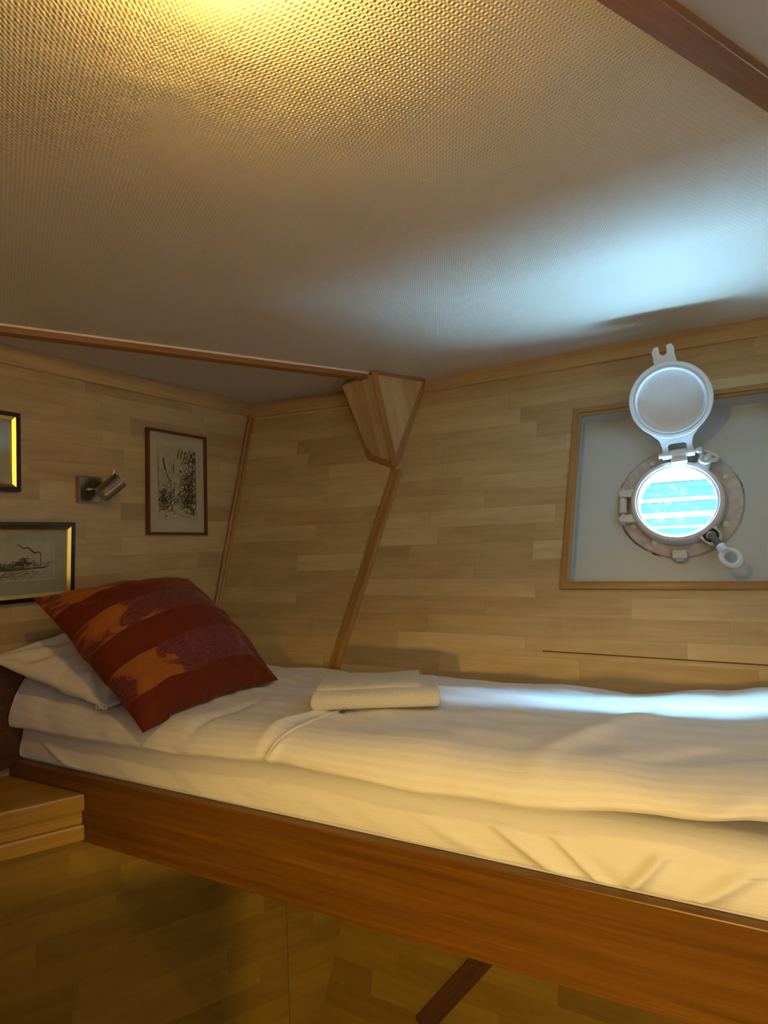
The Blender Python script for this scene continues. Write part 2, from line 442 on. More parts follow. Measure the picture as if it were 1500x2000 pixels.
# left edge: intersection of facet 1 with the left wall
dl = N1.cross(NL); dl = dl / dl.z
KB = K + dl * (FLOOR - CEIL)
KK = K + dl * (KNEE - CEIL)
panel('wall_back_left', K, XS, V1, [sp_(K), sp_(A), sp_(SK), sp_(KK)], M_wall, thick=.018, uoff=(.13, .02))
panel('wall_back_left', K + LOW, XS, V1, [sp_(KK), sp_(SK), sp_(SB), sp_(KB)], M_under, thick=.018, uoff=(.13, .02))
_bm = bmesh.new(); _p = [KK - OUT * .01, SK - OUT * .01, H(HULL_R, tk) - OUT * .01, H(HULL_R, tk) + OUT * .16, SK + OUT * .16, KK + OUT * .16]
_f = [_bm.verts.new(p) for p in _p]; _b = [_bm.verts.new(p + Z_UP * .012) for p in _p]; _bm.faces.new(_f); _bm.faces.new(_b)
for _k in range(6): _q = (_k + 1) % 6; _bm.faces.new([_f[_k], _f[_q], _b[_q], _b[_k]])
obj('trim_12', _bm, M_crown, kind='structure')
# left wall (bulkhead with pictures)
LX = XL; 
if LX.cross(Z).dot(NL) < 0: LX = -XL
def lp(u, z): return (u * (1 if LX == XL else -1), z)
kbu = (KB - K).dot(XL)
panel('wall_left', V3((K.x, K.y, 0)), LX, Z, [lp(0, CEIL), lp(-3.0, CEIL), lp(-3.0, FLOOR), lp(kbu, FLOOR)], M_wall, thick=.02, uoff=(.31, .035))
LE = L(-3.0, 0)
HR = H(HULL_R, 0); HRF = H(HULL_R, tf)
def vwall(name, p, q, m):
    """vertical wall from p to q, room to the right-hand side when walking p->q"""
    p = V3((p[0], p[1], 0)); q = V3((q[0], q[1], 0)); x = (q - p).normalized(); n = x.cross(Z)
    c = V3((0, .8, 0))
    if n.dot(c - p) < 0: p, q = q, p; x = -x
    ln = (q - p).length
    panel(name, p, x, Z, [(0, FLOOR), (ln, FLOOR), (ln, CEIL), (0, CEIL)], m, thick=.03)
vwall('wall_right', (HRF.x - .02, HRF.y - .3, 0), (1.75, -1.5, 0), M_plainwood)
vwall('wall_right', (HR.x + .02, HR.y + .03, 0), (HRF.x - .02, HRF.y - .3, 0), M_plainwood)
vwall('wall_front', (1.75, -1.5, 0), (-2.3, -1.5, 0), M_plainwood)
vwall('wall_front', (-2.3, -1.5, 0), (LE.x, LE.y, 0), M_plainwood)
bm_ = bmesh.new(); add_box(bm_, -1.25, -.37, .10, .45, FLOOR, 1.0, .004)  # unseen block, added to keep the low lamp off the under-bunk panels
obj('light_blocker', bm_, M_crown, kind='structure')
foot = [(-2.4, -1.6), (1.85, -1.6), (1.75, 2.1), (.2, 2.6), (-.62, 2.9), (-2.4, .5)]
panel('floor', V3((0, 0, FLOOR)), V3((1, 0, 0)), V3((0, 1, 0)), foot, M_floor, thick=.03)
# ceiling in three sheets divided by two battens; UVs follow the battens
bd = V3((.847, .531, 0)).normalized(); bn = V3((-bd.y, bd.x, 0))
B1 = V3((-1.060, 1.700, CEIL)); B2 = V3((.335, .716, CEIL))
def ceil_sheet(name, pts, m, dz=0.0):
    # local frame: x along the battens, looking down
    bm = bmesh.new(); uvl = bm.loops.layers.uv.new('UVMap')
    lo_ = [bm.verts.new((p[0], p[1], CEIL + dz)) for p in pts]; hi = [bm.verts.new((p[0], p[1], CEIL + .03)) for p in pts]
    bm.faces.new(lo_); bm.faces.new(hi)
    for k in range(len(pts)): q = (k + 1) % len(pts); bm.faces.new([lo_[k], lo_[q], hi[q], hi[k]])
    for f in bm.faces:
        for l in f.loops: l[uvl].uv = (l.vert.co.dot(bd), l.vert.co.dot(bn))
    return obj(name, bm, m, kind='structure')
far = lambda p, t: (p.x + bd.x * t, p.y + bd.y * t)
ceil_sheet('ceiling', [far(B1, -1.9), far(B2, -2.9), far(B2, 1.75), (1.75, 1.63), (.205, 2.478), far(B1, 1.25)], M_ceil)
ceil_sheet('ceiling', [far(B2, -2.9), (-2.45, -1.7), (1.95, -1.7), far(B2, 1.75)], M_ceil2)
ceil_sheet('ceiling', [far(B1, -1.9), far(B1, 1.25), (.205, 2.478), (-.62, 2.82), (-2.75, 1.3)], M_ceil2)
# battens
bar('trim_1', B1 - bd * 1.0, B1 + bd * 1.205, (0, 0, -1), .042, .022, M_beam, kind='structure')
bar('trim_2', B2 - bd * 2.0, B2 + bd * 1.55, (0, 0, -1), .040, .014, M_beam, kind='structure')
bar('trim_3', B1 - bd * 1.0 - bn * .0235, B1 + bd * 1.20 - bn * .0235, (0, 0, -1), .007, .006, M_caulk, kind='structure', bev=.001)
# crown boards
bar('trim_4', L(-2.9, CEIL - .030), L(-.005, CEIL - .030), NL, .060, .012, M_crown, kind='structure')
bar('trim_5', S(.012, -.036), S(.72, -.038), N1, .072, .012, M_crown, kind='structure')
bar('trim_6', H(.0, -.030), H(HULL_R - .01, -.034), NH, .064, .012, M_crown, kind='structure')
# corner seam and facet seam trims: a double-beaded batten
bead = lambda wd, th: [(-wd / 2, 0), (-wd / 2, th * .55), (-wd * .38, th), (-wd * .14, th), (-wd * .06, th * .55), (wd * .06, th * .55), (wd * .14, th), (wd * .38, th), (wd / 2, th * .55), (wd / 2, 0)]
cdir = (K - KK).normalized()
bar('trim_7', KK + N1 * .002 + X1 * .012 , K - cdir * .06 + X1 * .012, (N1 + NL).normalized(), .028, .012, M_trim, kind='structure', prof=bead(.03, .013))
sdir = (A - SB).normalized(); sn = (N1 + NH).normalized()
TB = A - sdir * .395
bar('trim_8', SK, TB, sn, .046, .014, M_trim, kind='structure', prof=bead(.046, .015))
# thin panel joint low on the hull
bar('trim_9', H(.50, -1.051), H(HULL_R - .02, -1.062), NH, .0035, .0012, M_dark, kind='structure', bev=0)
bar('trim_10', H(.50, -1.0555), H(HULL_R - .02, -1.066), NH, .004, .0018, M_crown, kind='structure', bev=0)

# boxed-in deck-beam bracket
P1 = V3((-.022, 2.290, CEIL)); P2 = V3(A); P3 = V3((-.104, 2.457, CEIL)); Q1 = V3((.050, 2.392, 1.850)); Q2 = V3((-.049, 2.454, 1.897))
P4 = P3 + (-N1) * ((P3 - K).dot(N1)); P4.z = CEIL
br = empty('beam_bracket', P1, 'boxed maple beam bracket with oak edge strips under the ceiling above the leaning seam', 'bracket')
def uvpoly(name, pts, m, parent, thick, inside, rot=0):
    o = pts[0]; x = (pts[1] - pts[0]).normalized(); n = (pts[1] - pts[0]).cross(pts[2] - pts[0]).normalized()
    if n.dot(V3((0, 0, 1.55)) - o) < 0: n = -n
    y = n.cross(x); bm = bmesh.new(); uvl = bm.loops.layers.uv.new('UVMap')
    f = [bm.verts.new(((p - o).dot(x), (p - o).dot(y), 0)) for p in pts]; b = [bm.verts.new((v.co.x, v.co.y, -thick)) for v in f]
    bm.faces.new(f); bm.faces.new(b)
    for k in range(len(f)): q = (k + 1) % len(f); bm.faces.new([f[k], f[q], b[q], b[k]])
    for fc in bm.faces:
        for l in fc.loops:
            a, c = l.vert.co.x, l.vert.co.y; l[uvl].uv = (a * math.cos(rot) + c * math.sin(rot), -a * math.sin(rot) + c * math.cos(rot))
    return obj(name, bm, m, parent, frame(o, x, y, n)), n
p_r, n_r = uvpoly('side_panel', [P1, Q1, P2], M_wall, br, .01, None)
p_l, n_l = uvpoly('front_panel', [P1, Q1, Q2, P3], M_wall, br, .01, None)
p_b, n_b = uvpoly('side_panel', [P3, Q2, P4], M_wall, br, .008, None)
bar('edge_strip', P1 + V3((.004, .0, -.002)), Q1, (n_r + n_l).normalized(), .022, .009, M_trim, br)
bar('edge_strip', P2 + (Q1 - P2).normalized() * .015 - XR * .006, Q1 + (P2 - Q1).normalized() * .01, (n_r + NH).normalized(), .021, .011, M_trim, br)
bar('edge_strip', P3, Q2, (n_l + N1).normalized(), .019, .009, M_trim, br)
bar('edge_strip', Q2, Q1, (n_l + N1 * .5).normalized(), .022, .009, M_trim, br)
bar('edge_strip', P1 - V3((0, 0, .006)), P3 - V3((0, 0, .006)), n_l, .012, .007, M_trim, br)
bar('edge_strip', P1 - V3((0, 0, .006)), P2 - V3((0, 0, .006)), n_r, .012, .006, M_trim, br)

# ------------------------------------------------------------------ window recess and porthole
RD = -.08
win = tag(obj('window_1', bmesh.new(), M_recess), kind='structure')
bpy.data.objects.remove(win)
# back plate with a round hole
CS, CT = .893, -.562
def back_plate():
    bm = bmesh.new(); n = 96; R_ = .112
    cor = [(BX1t, BYt), (BX0t, BYt), (BX0b, BYb), (BX1b, BYb)]
    inner, outer = [], []
    for k in range(n):
        a = 2 * PI * k / n; dx, dy = math.cos(a), math.sin(a)
        inner.append((CS + R_ * dx, CT + R_ * dy)); best = 9
        for i in range(4):
            (x0, y0), (x1, y1) = cor[i], cor[(i + 1) % 4]
            den = dx * (y1 - y0) - dy * (x1 - x0)
            if abs(den) < 1e-9: continue
            t = ((x0 - CS) * (y1 - y0) - (y0 - CT) * (x1 - x0)) / den
            s = ((x0 - CS) * dy - (y0 - CT) * dx) / den
            if t > 0 and -1e-6 <= s <= 1 + 1e-6: best = min(best, t)
        outer.append((CS + best * dx, CT + best * dy))
    for zz in (RD, RD - .012):
        vi = [bm.verts.new(H(a, b, zz)) for a, b in inner]; vo_ = [bm.verts.new(H(a, b, zz)) for a, b in outer]
        for k in range(n):
            q = (k + 1) % n; bm.faces.new([vi[k], vi[q], vo_[q], vo_[k]])
        # fill the corners
        for c in cor:
            m_ = max(range(n), key=lambda k: V3((outer[k][0] - CS, outer[k][1] - CT, 0)).normalized().dot(V3((c[0] - CS, c[1] - CT, 0)).normalized()))
            cands = [(m_, (m_ + 1) % n), ((m_ - 1) % n, m_)]
            for a, b in cands:
                ca = V3((outer[a][0] - CS, outer[a][1] - CT, 0)); cb = V3((outer[b][0] - CS, outer[b][1] - CT, 0)); cc = V3((c[0] - CS, c[1] - CT, 0))
                if ca.cross(cc).z > 1e-7 and cc.cross(cb).z > 1e-7: bm.faces.new([vo_[a], bm.verts.new(H(c[0], c[1], zz)), vo_[b]])
    # the steel pipe of the port through the hull
    def ringp(r, d): return [bm.verts.new(H(CS + r * math.cos(2 * PI * k / n), CT + r * math.sin(2 * PI * k / n), d)) for k in range(n)]
    a, b = ringp(.112, RD), ringp(.118, RD - .012)
    for k in range(n): q = (k + 1) % n; bm.faces.new([a[k], a[q], b[q], b[k]])
    return bm
wn_o = obj('window_1', back_plate(), M_recess, kind='structure')
def quad_slab(name, pts, th_dir, th, m, parent, kind=None):
    bm = bmesh.new(); a = [bm.verts.new(p) for p in pts]; b = [bm.verts.new(p + th_dir * th) for p in pts]
    bm.faces.new(a); bm.faces.new(b)
    for k in range(len(a)): q = (k + 1) % len(a); bm.faces.new([a[k], a[q], b[q], b[k]])
    return obj(name, bm, m, parent)
cor = [(BX0t, BYt), (BX1t, BYt), (BX1b, BYb), (BX0b, BYb)]; outd = [VH, XR, -VH, -XR]
for i in range(4):
    (a, b), (c, d) = cor[i], cor[(i + 1) % 4]
    quad_slab('window_reveal', [H(a, b, .0), H(c, d, .0), H(c, d, RD - .001), H(a, b, RD - .001)], outd[i], .01, M_recess, wn_o)
# wooden frame round the recess: mitred, with a stepped inner bead
fo = [(.586, -.230), (1.205, -.230), (1.243, -.857), (.550, -.857)]
def fr_bar(i):
    (a, b), (c, d) = fo[i], fo[(i + 1) % 4]; (a2, b2), (c2, d2) = cor[i], cor[(i + 1) % 4]
    # inner lip covers the opening edge a little
    cx, cy = .89, -.545
    def inn(p, k): return (p[0] + (cx - p[0]) * k, p[1] + (cy - p[1]) * k)
    bm = bmesh.new(); rows = []
    for p, q in (((a, b), (a2, b2)), ((c, d), (c2, d2))):
        ip = inn(q, .03)
        mid = (p[0] * .35 + ip[0] * .65, p[1] * .35 + ip[1] * .65)
        rows.append([H(p[0], p[1], -.001), H(p[0], p[1], .010), H(p[0] * .9 + ip[0] * .1, p[1] * .9 + ip[1] * .1, .013), H(mid[0], mid[1], .013), H(mid[0], mid[1], .007), H(ip[0], ip[1], .006), H(ip[0], ip[1], -.001)])
    x = (rows[1][0] - rows[0][0]).normalized(); y = NH.cross(x); fm = frame(rows[0][0], x, y, NH); inv = fm.inverted()
    va = [bm.verts.new(inv @ p) for p in rows[0]]; vb = [bm.verts.new(inv @ p) for p in rows[1]]
    bm.faces.new(va); bm.faces.new(vb)
    for k in range(len(va)): q = (k + 1) % len(va); bm.faces.new([va[k], va[q], vb[q], vb[k]])
    return obj('window_frame', bm, M_trim, wn_o, fm)
for i in range(4): fr_bar(i)

PM = frame(H(CS, CT, RD), XR, VH, NH) if XR.cross(VH).dot(NH) > 0 else None
if PM is None: raise Exception('axes')
port = bpy.data.objects.new('porthole', None); place(port, PM)
tag(port, 'round hinged brass-style porthole painted white with bright glass in the wood-framed recess', 'porthole')
port['label'] = 'round white-painted hinged porthole with bright glass, set in the wood-framed grey recess'
bm = bmesh.new()
add_lathe(bm, [(.112, .0), (.112, .012), (.120, .014), (.160, .013), (.1755, .012), (.179, .008), (.179, 0)], 96)
fl = smooth_angle(obj('flange', bm, M_flange, port, PM))
def pm(x, y, z=0): return PM @ V3((x, y, z))
# rusty cracks where the flange meets the plate
for a0, a1 in ((100, 131), (137, 150), (152, 160), (190, 238), (60, 78), (2, 30), (243, 252)):
    bm = bmesh.new(); pts = []
    for k in range(13):
        a = math.radians(a0 + (a1 - a0) * k / 12); r = .1795 + random.uniform(-.0006, .001)
        pts.append((r * math.cos(a), r * math.sin(a), .002))
    add_tube(bm, pts, [.0008 + .0018 * math.sin(PI * k / 12) * random.uniform(.5, 1.2) for k in range(13)], 6)
    c = obj('rust_crack', bm, M_rust, fl, PM); c['label'] = 'dark rust line at the flange edge'
for a in (28, -33, -68.5 - 50, -150, 118, 63):
    bm = bmesh.new(); add_lathe(bm, [(.012, .011), (.0115, .016), (.0085, .021), (.006, .0225), (0, .023)], 20, Matrix.Translation((.150 * math.cos(math.radians(a)), .150 * math.sin(math.radians(a)), 0)))
    smooth_angle(obj('bolt', bm, M_port, fl, PM), 50)
# hinged window ring: outer drum, face, bevel down to the glass
OX, OY = -.002, -.010
RM = PM @ Matrix.Translation((OX, OY, 0))
bm = bmesh.new()
add_lathe(bm, [(.1325, .014), (.1345, .022), (.1335, .045), (.130, .055), (.126, .058), (.118, .058), (.1165, .056), (.1165, .0525), (.1120, .0515), (.1095, .049), (.1090, .036), (.1135, .030), (.114, .014)], 96)
ring = smooth_angle(obj('window_ring', bm, M_port, port, RM), 28)
bm = bmesh.new(); add_lathe(bm, [(0, .0385), (.1105, .0385), (.1105, .0335), (0, .0335)], 72)
obj('glass', bm, M_pane, port, RM, smooth=False)
# left hinge of the ring
for yy in (.038, -.046):
    bm = bmesh.new(); add_prism(bm, [(-.108, yy - .015), (-.166, yy - .011), (-.170, yy), (-.166, yy + .011), (-.108, yy + .015)], .022, .044, .003)
    smooth_angle(obj('hinge_arm', bm, M_port, ring, RM))
bm = bmesh.new(); add_tube(bm, [(-.158, -.064, .030), (-.158, .056, .030)], .0065, 16); add_tube(bm, [(-.158, -.026, .030), (-.158, .022, .030)], .0125, 20)
add_box(bm, -.168, -.150, -.026, .022, .008, .030, .002)
smooth_angle(obj('hinge_barrel', bm, M_port, port, RM))
# bottom lug
bm = bmesh.new(); add_box(bm, -.020, .022, -.178, -.150, .010, .032, .006); add_box(bm, -.012, .014, -.184, -.172, .008, .022, .004)
smooth_angle(obj('stop_lug', bm, M_port, port, RM))
# clamp lug with slot at the upper right: three-sided eye nut
def lug(ang, r0_, r1_, w0, w1, z0, z1):
    b = bmesh.new(); a = math.radians(ang); m_ = Matrix.Rotation(a, 4, 'Z')
    add_prism(b, [(r0_, -w0), (r1_ - .008, -w1), (r1_, -w1 * .6), (r1_, w1 * .6), (r1_ - .008, w1), (r0_, w0)], z0, z1, .003, mtx=m_)
    return b
smooth_angle(obj('clamp_lug', lug(55, .118, .166, .026, .015, .036, .054), M_port, ring, RM))
smooth_angle(obj('clamp_lug', lug(-52, .118, .172, .032, .022, .030, .050), M_port, ring, RM))
a = math.radians(55); m_ = Matrix.Translation((.158 * math.cos(a), .158 * math.sin(a), .058)) @ Matrix.Rotation(a + PI, 4, 'Z') @ Matrix.Rotation(math.radians(-25), 4, 'Y')
bm = bmesh.new(); tri = []
for k in range(36):
    t = 2 * PI * k / 36; r = .0215 + .0055 * math.cos(3 * t); tri.append((r * math.cos(t), r * math.sin(t), .006))
add_tube(bm, [m_ @ V3(p) for p in tri], .0068, 10, closed=True)
smooth_angle(obj('clamp_nut', bm, M_port, port, RM), 60)
bm = bmesh.new(); add_lathe(bm, [(.0, .014), (.008, .013), (.011, .008), (.011, -.014), (0, -.014)], 20, m_)
smooth_angle(obj('clamp_bolt', bm, M_lid, port, RM), 50)
# lower-right clamp: dark threaded rod with a swung-down oval eye nut
a = math.radians(-52); cx_, cy_ = .150 * math.cos(a), .150 * math.sin(a)
bm = bmesh.new(); add_lathe(bm, [(.0215, .050), (.0215, .0515), (.013, .0515), (.013, .050)], 28, Matrix.Translation((cx_ - .004, cy_ + .004, 0)), closed=True)
c = smooth_angle(obj('slot_edge', bm, M_rust, ring, RM)); c['label'] = 'dark rim of the clamp slot'
rod0 = V3((cx_ - .006, cy_ + .006, .056)); rdir = V3((.50, -.82, .30)).normalized(); 
bm = bmesh.new(); pts = [rod0 + rdir * (.0025 * k) for k in range(22)]
add_tube(bm, pts, [.0105 if k % 2 else .0092 for k in range(22)], 16)
c = smooth_angle(obj('threaded_rod', bm, M_iron, port, RM), 60); c['label'] = 'bare dark threaded rod'
e0 = rod0 + rdir * .054; side = rdir.cross(V3((0, 0, 1))).normalized(); upn = side.cross(rdir)
bm = bmesh.new(); add_tube(bm, [e0 - rdir * .004, e0 + rdir * .014, e0 + rdir * .022], [.013, .015, .014], 18)
ec = e0 + rdir * .045
add_tube(bm, [ec + rdir * (.028 * math.cos(2 * PI * k / 32)) + side * (.0215 * math.sin(2 * PI * k / 32)) for k in range(32)], .0082, 12, closed=True)
smooth_angle(obj('eye_nut', bm, M_lid, port, RM), 60)
# top hinge of the storm cover
HS, HT = .903, -.425
be = math.radians(4)
hinge = PM @ Matrix.Translation((HS - CS, HT - CT, .075)) @ Matrix.Rotation(be, 4, 'Z')
bm = bmesh.new(); add_tube(bm, [(-.024, 0, 0), (.024, 0, 0)], .0135, 24); add_box(bm, -.022, .022, -.030, -.004, -.066, .004, .004)
smooth_angle(obj('hinge_barrel', bm, M_port, port, hinge), 50)
LA = math.radians(38)
LM = hinge @ Matrix.Rotation(LA, 4, 'X')          # local y: up the cover, z: face
lidr = .116; LY = .170
bm = bmesh.new()
tl = Matrix.Translation((0, LY, 0))
add_lathe(bm, [(0, -.012), (.095, -.012), (.112, -.006), (.1165, .002), (.1165, .010), (.1145, .0125), (.106, .0125), (.1035, .0095), (.1020, .0095), (.1000, .0125), (.0975, .0125), (.0935, .0085), (.0905, .000), (.084, -.003), (.06, -.0035), (0, -.0035)], 96, tl)
lid = smooth_angle(obj('storm_cover', bm, M_lid, port, LM), 40); lid['label'] = 'round white storm cover hinged up above the glass'
bm = bmesh.new()      # forked lug at the free edge
add_prism(bm, [(-.030, LY + .105), (-.029, LY + .135), (-.031, LY + .150), (-.024, LY + .162), (-.014, LY + .164), (-.010, LY + .158), (-.010, LY + .142), (-.004, LY + .135), (.004, LY + .135), (.010, LY + .142), (.011, LY + .164), (.025, LY + .165), (.031, LY + .152), (.030, LY + .135), (.034, LY + .105)], -.007, .009, .0025)
smooth_angle(obj('forked_lug', bm, M_lid, lid, LM))
bm = bmesh.new()      # neck and two hinge arms
add_prism(bm, [(-.075, LY - .088), (-.048, LY - .120), (-.043, .030), (-.043, .0), (-.026, .0), (-.026, .028), (-.020, .034), (.018, .034), (.026, .030), (.026, .0), (.043, .0), (.043, .030), (.048, LY - .120), (.075, LY - .088)], -.008, .009, .0025)
for s_ in (-1, 1): add_tube(bm, [(s_ * .026, 0, 0), (s_ * .045, 0, 0)], .0138, 22)
smooth_angle(obj('hinge_arm', bm, M_lid, lid, LM))
bm = bmesh.new(); add_tube(bm, [(-.052, 0, 0), (.050, 0, 0), (.052, 0, 0), (.066, 0, 0), (.070, 0, 0)], [.006, .006, .0095, .0095, .005], 18)
add_tube(bm, [(-.056, 0, 0), (-.046, 0, 0)], .0085, 16)
smooth_angle(obj('hinge_pin', bm, M_lid, lid, LM), 50)
bm = bmesh.new(); add_tube(bm, [(.036, LY - .018, -.0035), (.056, LY - .040, -.0035)], .0012, 6); add_tube(bm, [(.030, LY - .014, -.0033), (.042, LY - .015, -.0033)], .0016, 6)
smooth_angle(obj('paint_scar', bm, M_lid, lid, LM))

# quay outside: pale cladding with horizontal boards
def outside():
    c = H(.893, -.57, 0) + OUT * 9.0 + V3((.2, 0, .45)); x = XR; bm = bmesh.new(); fm = frame(c, XR, Z, XR.cross(Z))
    zs = [(-1.4, -.50, 2), (-.50, -.46, 1), (-.46, -.325, 2), (-.325, -.24, 1), (-.24, -.06, 0), (-.06, .0, 1), (.0, .15, 0), (.15, .18, 2), (.18, .24, 2), (.24, .27, 3), (.27, 1.1, 1)]
    for a, b, mi in zs:
        add_box(bm, -3.2, 3.2, a, b, -.06, .0 if mi == 0 else (.05 if mi == 1 else .02), 0, mi)
    ms = []
    for nm, cc in (('blue_cladding', (.035, .125, .24)), ('white_rail_paint', (.85, .9, .92)), ('pale_cladding', (.05, .22, .30)), ('dark_gap', (.02, .07, .11))):
        ms.append(plaster(nm, cc, .6, 30, .1))
    o = obj('quay_wall', bm, ms, None, fm); tag(o, 'blue and white boarded wall seen through the porthole glass', 'wall')
outside()

# ------------------------------------------------------------------ bunk
R0 = V3((-1.180, 1.877, 0)); E = V3((.881, -.473, 0)).normalized(); Wd = V3((.473, .881, 0)).normalized()
def Bp(u, v, z): return R0 + E * u + Wd * v + V3((0, 0, z))
BL = 2.28
def back(u, z):
    """distance from the rail line to the hull lining at height z"""
    o = Bp(u, 0, z); r = 9
    for p, n in ((K, N1), (A, NH)):
        den = Wd.dot(n)
        if abs(den) > 1e-6: r = min(r, (p - o).dot(n) / den)
    return r
def left(v): return .0636 * v + .062
bunk = empty('bunk_bed', Bp(1.1, 0, .777), 'built-in bunk with reddish brown stained side rail under the white mattress', 'bed')
BM = frame(Bp(0, 0, 0), E, Wd, Z)
bm = bmesh.new(); add_box(bm, .046, BL, 0, .024, .777, .950, .0025)
obj('side_rail', bm, M_rail, bunk, BM)
bm = bmesh.new()
for k in range(1):
    f = [bm.verts.new(BM.inverted() @ p) for p in (Bp(left(.024), .024, .79), Bp(BL, .024, .79), Bp(BL, back(BL, .79) - .01, .79), Bp(.885, back(.885, .79) - .01, .79), Bp(left(.8) + .12, .82, .79))]
    b = [bm.verts.new(v.co + V3((0, 0, .012))) for v in f]
    bm.faces.new(f); bm.faces.new(b)
    for q in range(5): r = (q + 1) % 5; bm.faces.new([f[q], f[r], b[r], b[q]])
obj('base_board', bm, M_under, bunk, BM)
bm = bmesh.new(); add_box(bm, BL, BL + .03, -.0, .80, .70, 1.25, .003)
obj('foot_board', bm, M_rail, bunk, BM)
bm = bmesh.new(); add_box(bm, -.0, .022, .03, .62, 1.10, 1.222, .003)
HM = frame(L(-1.10, 0, .012), XL, -NL, Z)
bm.free(); bm = bmesh.new(); add_box(bm, 0, .78, -.010, .010, .93, 1.236, .003)
obj('head_board', bm, M_dark, bunk, frame(L(-1.12, 0, .012), XL, -NL, Z))

def surf(name, fn, nu, nv, m, parent=None, kind=None, uvs=(1, 1)):
    bm = bmesh.new(); uvl = bm.loops.layers.uv.new('UVMap')
    g_ = [[bm.verts.new(fn(i / nu, j / nv)) for j in range(nv + 1)] for i in range(nu + 1)]
    for i in range(nu):
        for j in range(nv):
            f = bm.faces.new([g_[i][j], g_[i + 1][j], g_[i + 1][j + 1], g_[i][j + 1]])
            for l, (a, b) in zip(f.loops, ((i, j), (i + 1, j), (i + 1, j + 1), (i, j + 1))): l[uvl].uv = (a / nu * uvs[0], b / nv * uvs[1])
    return bm
def lerp(a, b, t): return a + (b - a) * t
def tabl(tb, u):
    if u <= tb[0][0]: return tb[0][1]
    for (a, b), (c, d) in zip(tb, tb[1:]):
        if u <= c:
            t = (u - a) / (c - a); t = t * t * (3 - 2 * t); return b + (d - b) * t
    return tb[-1][1]
def nz(x, y, z=0): return noise.noise(V3((x, y, z)))
def gauss(x, w): return math.exp(-(x / w) ** 2)

# mattress: sheeted block, sagging folds on its front face
MT = 1.062
def mattress():
    per = []   # profile parameter: 0 back bottom -> over the top -> front bottom
    def fn(a, b):
        u = lerp(.0, BL - .01, a)
        v_back = back(u, .80) - .02
        top = MT + .006 * nz(u * 3, 1)
        if b < .05: v = v_back; z = lerp(.804, top, b / .05)
        elif b < .45:
            t = (b - .05) / .40; v = lerp(v_back, .075, t); z = top
        elif b < .6:
            t = (b - .45) / .15 * PI / 2; v = .075 - .048 * math.sin(t); z = top - .045 * (1 - math.cos(t))
        else:
            t = min(1, (b - .6) / .36); v = .027 - .008 * math.sin(PI * t) ; z = lerp(top - .045, .925, t)
            # sheet wrinkles: diagonal tucks towards both ends
            v -= .010 * gauss(z - (1.02 - (u - .15) * .36), .010) * min(1, (u - .12) * 8) * min(1, (.62 - u) * 8) if .12 < u < .62 else 0
            amp = .005 + .006 * gauss(u - 1.75, .24)
            v -= amp * (nz(u * 5 + z * 9, z * 6 - u * 2, 4) + .5 * nz(u * 13 + z * 26, z * 12, 7)) * math.sin(PI * min(1, t * 1.15))
            v -= .004 * gauss(z - (1.035 - .022 * (u - 1.2)), .004) * (1 if u > 1.25 else 0)
            for (cu, cz, sl, wd, am) in ((1.60, .985, -.55, .014, .013), (1.70, .975, -.8, .012, .010), (1.79, .985, 1.1, .014, .016), (1.90, .985, .7, .014, .014), (1.45, .985, -.35, .016, .007)):
                v -= am * gauss((z - cz) - sl * (u - cu), wd) * gauss(u - cu, .10)
            v = max(v, -.02) if z > .955 else max(v, .026)
            if z <= .965: v = max(v, .026 - (z - .95) * 1.2)
            if b > .96: z = lerp(.925, .804, (b - .96) / .04); v = .045
        uu = max(u, left(max(v, 0)) + .004)
        if a == 0 or a == 1: v, z = .30, .93; uu = left(.3) + .03 if a == 0 else uu - .005
        return BM.inverted() @ Bp(uu, v, z)
    bm = surf('m', fn, 420, 90, None, uvs=(2.28, 1.5))
    # close the underside and ends
    bm.verts.ensure_lookup_table(); 
    bd_ = [e for e in bm.edges if e.is_boundary]
    bmesh.ops.contextual_create(bm, geom=bd_)
    o = obj('mattress', bm, M_sheet, None, BM, smooth=True)
    return tag(o, 'mattress in a fitted white sheet lying in the bunk beneath the striped duvet', 'mattress')
mattress()

HEM = [(0, 1.046), (.3, 1.046), (.73, 1.050), (1.07, 1.070), (1.37, 1.060), (1.58, 1.066), (1.83, 1.092), (1.97, 1.107), (2.28, 1.115)]
BACKZ = [(0, 1.20), (.22, 1.14), (.42, 1.106), (.62, 1.108), (.78, 1.095), (1.0, 1.112), (1.22, 1.110), (1.5, 1.112), (1.70, 1.106), (1.91, 1.130), (2.03, 1.150), (2.28, 1.15)]
TOPZ = [(0, 1.205), (.25, 1.145), (.42, 1.125), (.78, 1.125), (1.1, 1.135), (1.5, 1.142), (1.8, 1.155), (2.28, 1.17)]
def duv_top(u, v, vb):
    """upper surface height of the duvet at u, v"""
    f = min(max(v / vb, 0), 1)
    z = lerp(tabl(TOPZ, u), tabl(BACKZ, u), f * f)
    z += .007 * nz(u * 4.2, v * 5.5, 1) + .0045 * nz(u * 9, v * 15, 2)
    # long wrinkles fanning out of the far side
    z += .004 * nz(u * 4 - v * 2, v * 14 + u * 3, 5) * min(1, f * 1.6) + .006 * nz(u * 6 - v * 3, v * 30 + u * 4, 6) * gauss(u - .55, .22)
    # diagonal valleys and ridges
    for (cu, cv, dx, dy, wd, am, ln) in ((1.02, .16, .30, 1, .018, .010, .22), (1.68, .22, .45, 1, .030, .010, .3), (1.88, .12, 1, .5, .03, -.012, .2), (.78, .12, .1, 1, .02, -.008, .12), (1.45, .5, 1, .28, .022, .008, .35), (1.2, .55, 1, -.2, .02, .007, .3)):
        l_ = math.hypot(dx, dy); a = ((u - cu) * dx + (v - cv) * dy) / l_; b = (-(u - cu) * dy + (v - cv) * dx) / l_
        z += am * gauss(b, wd) * gauss(a, ln)
    return z
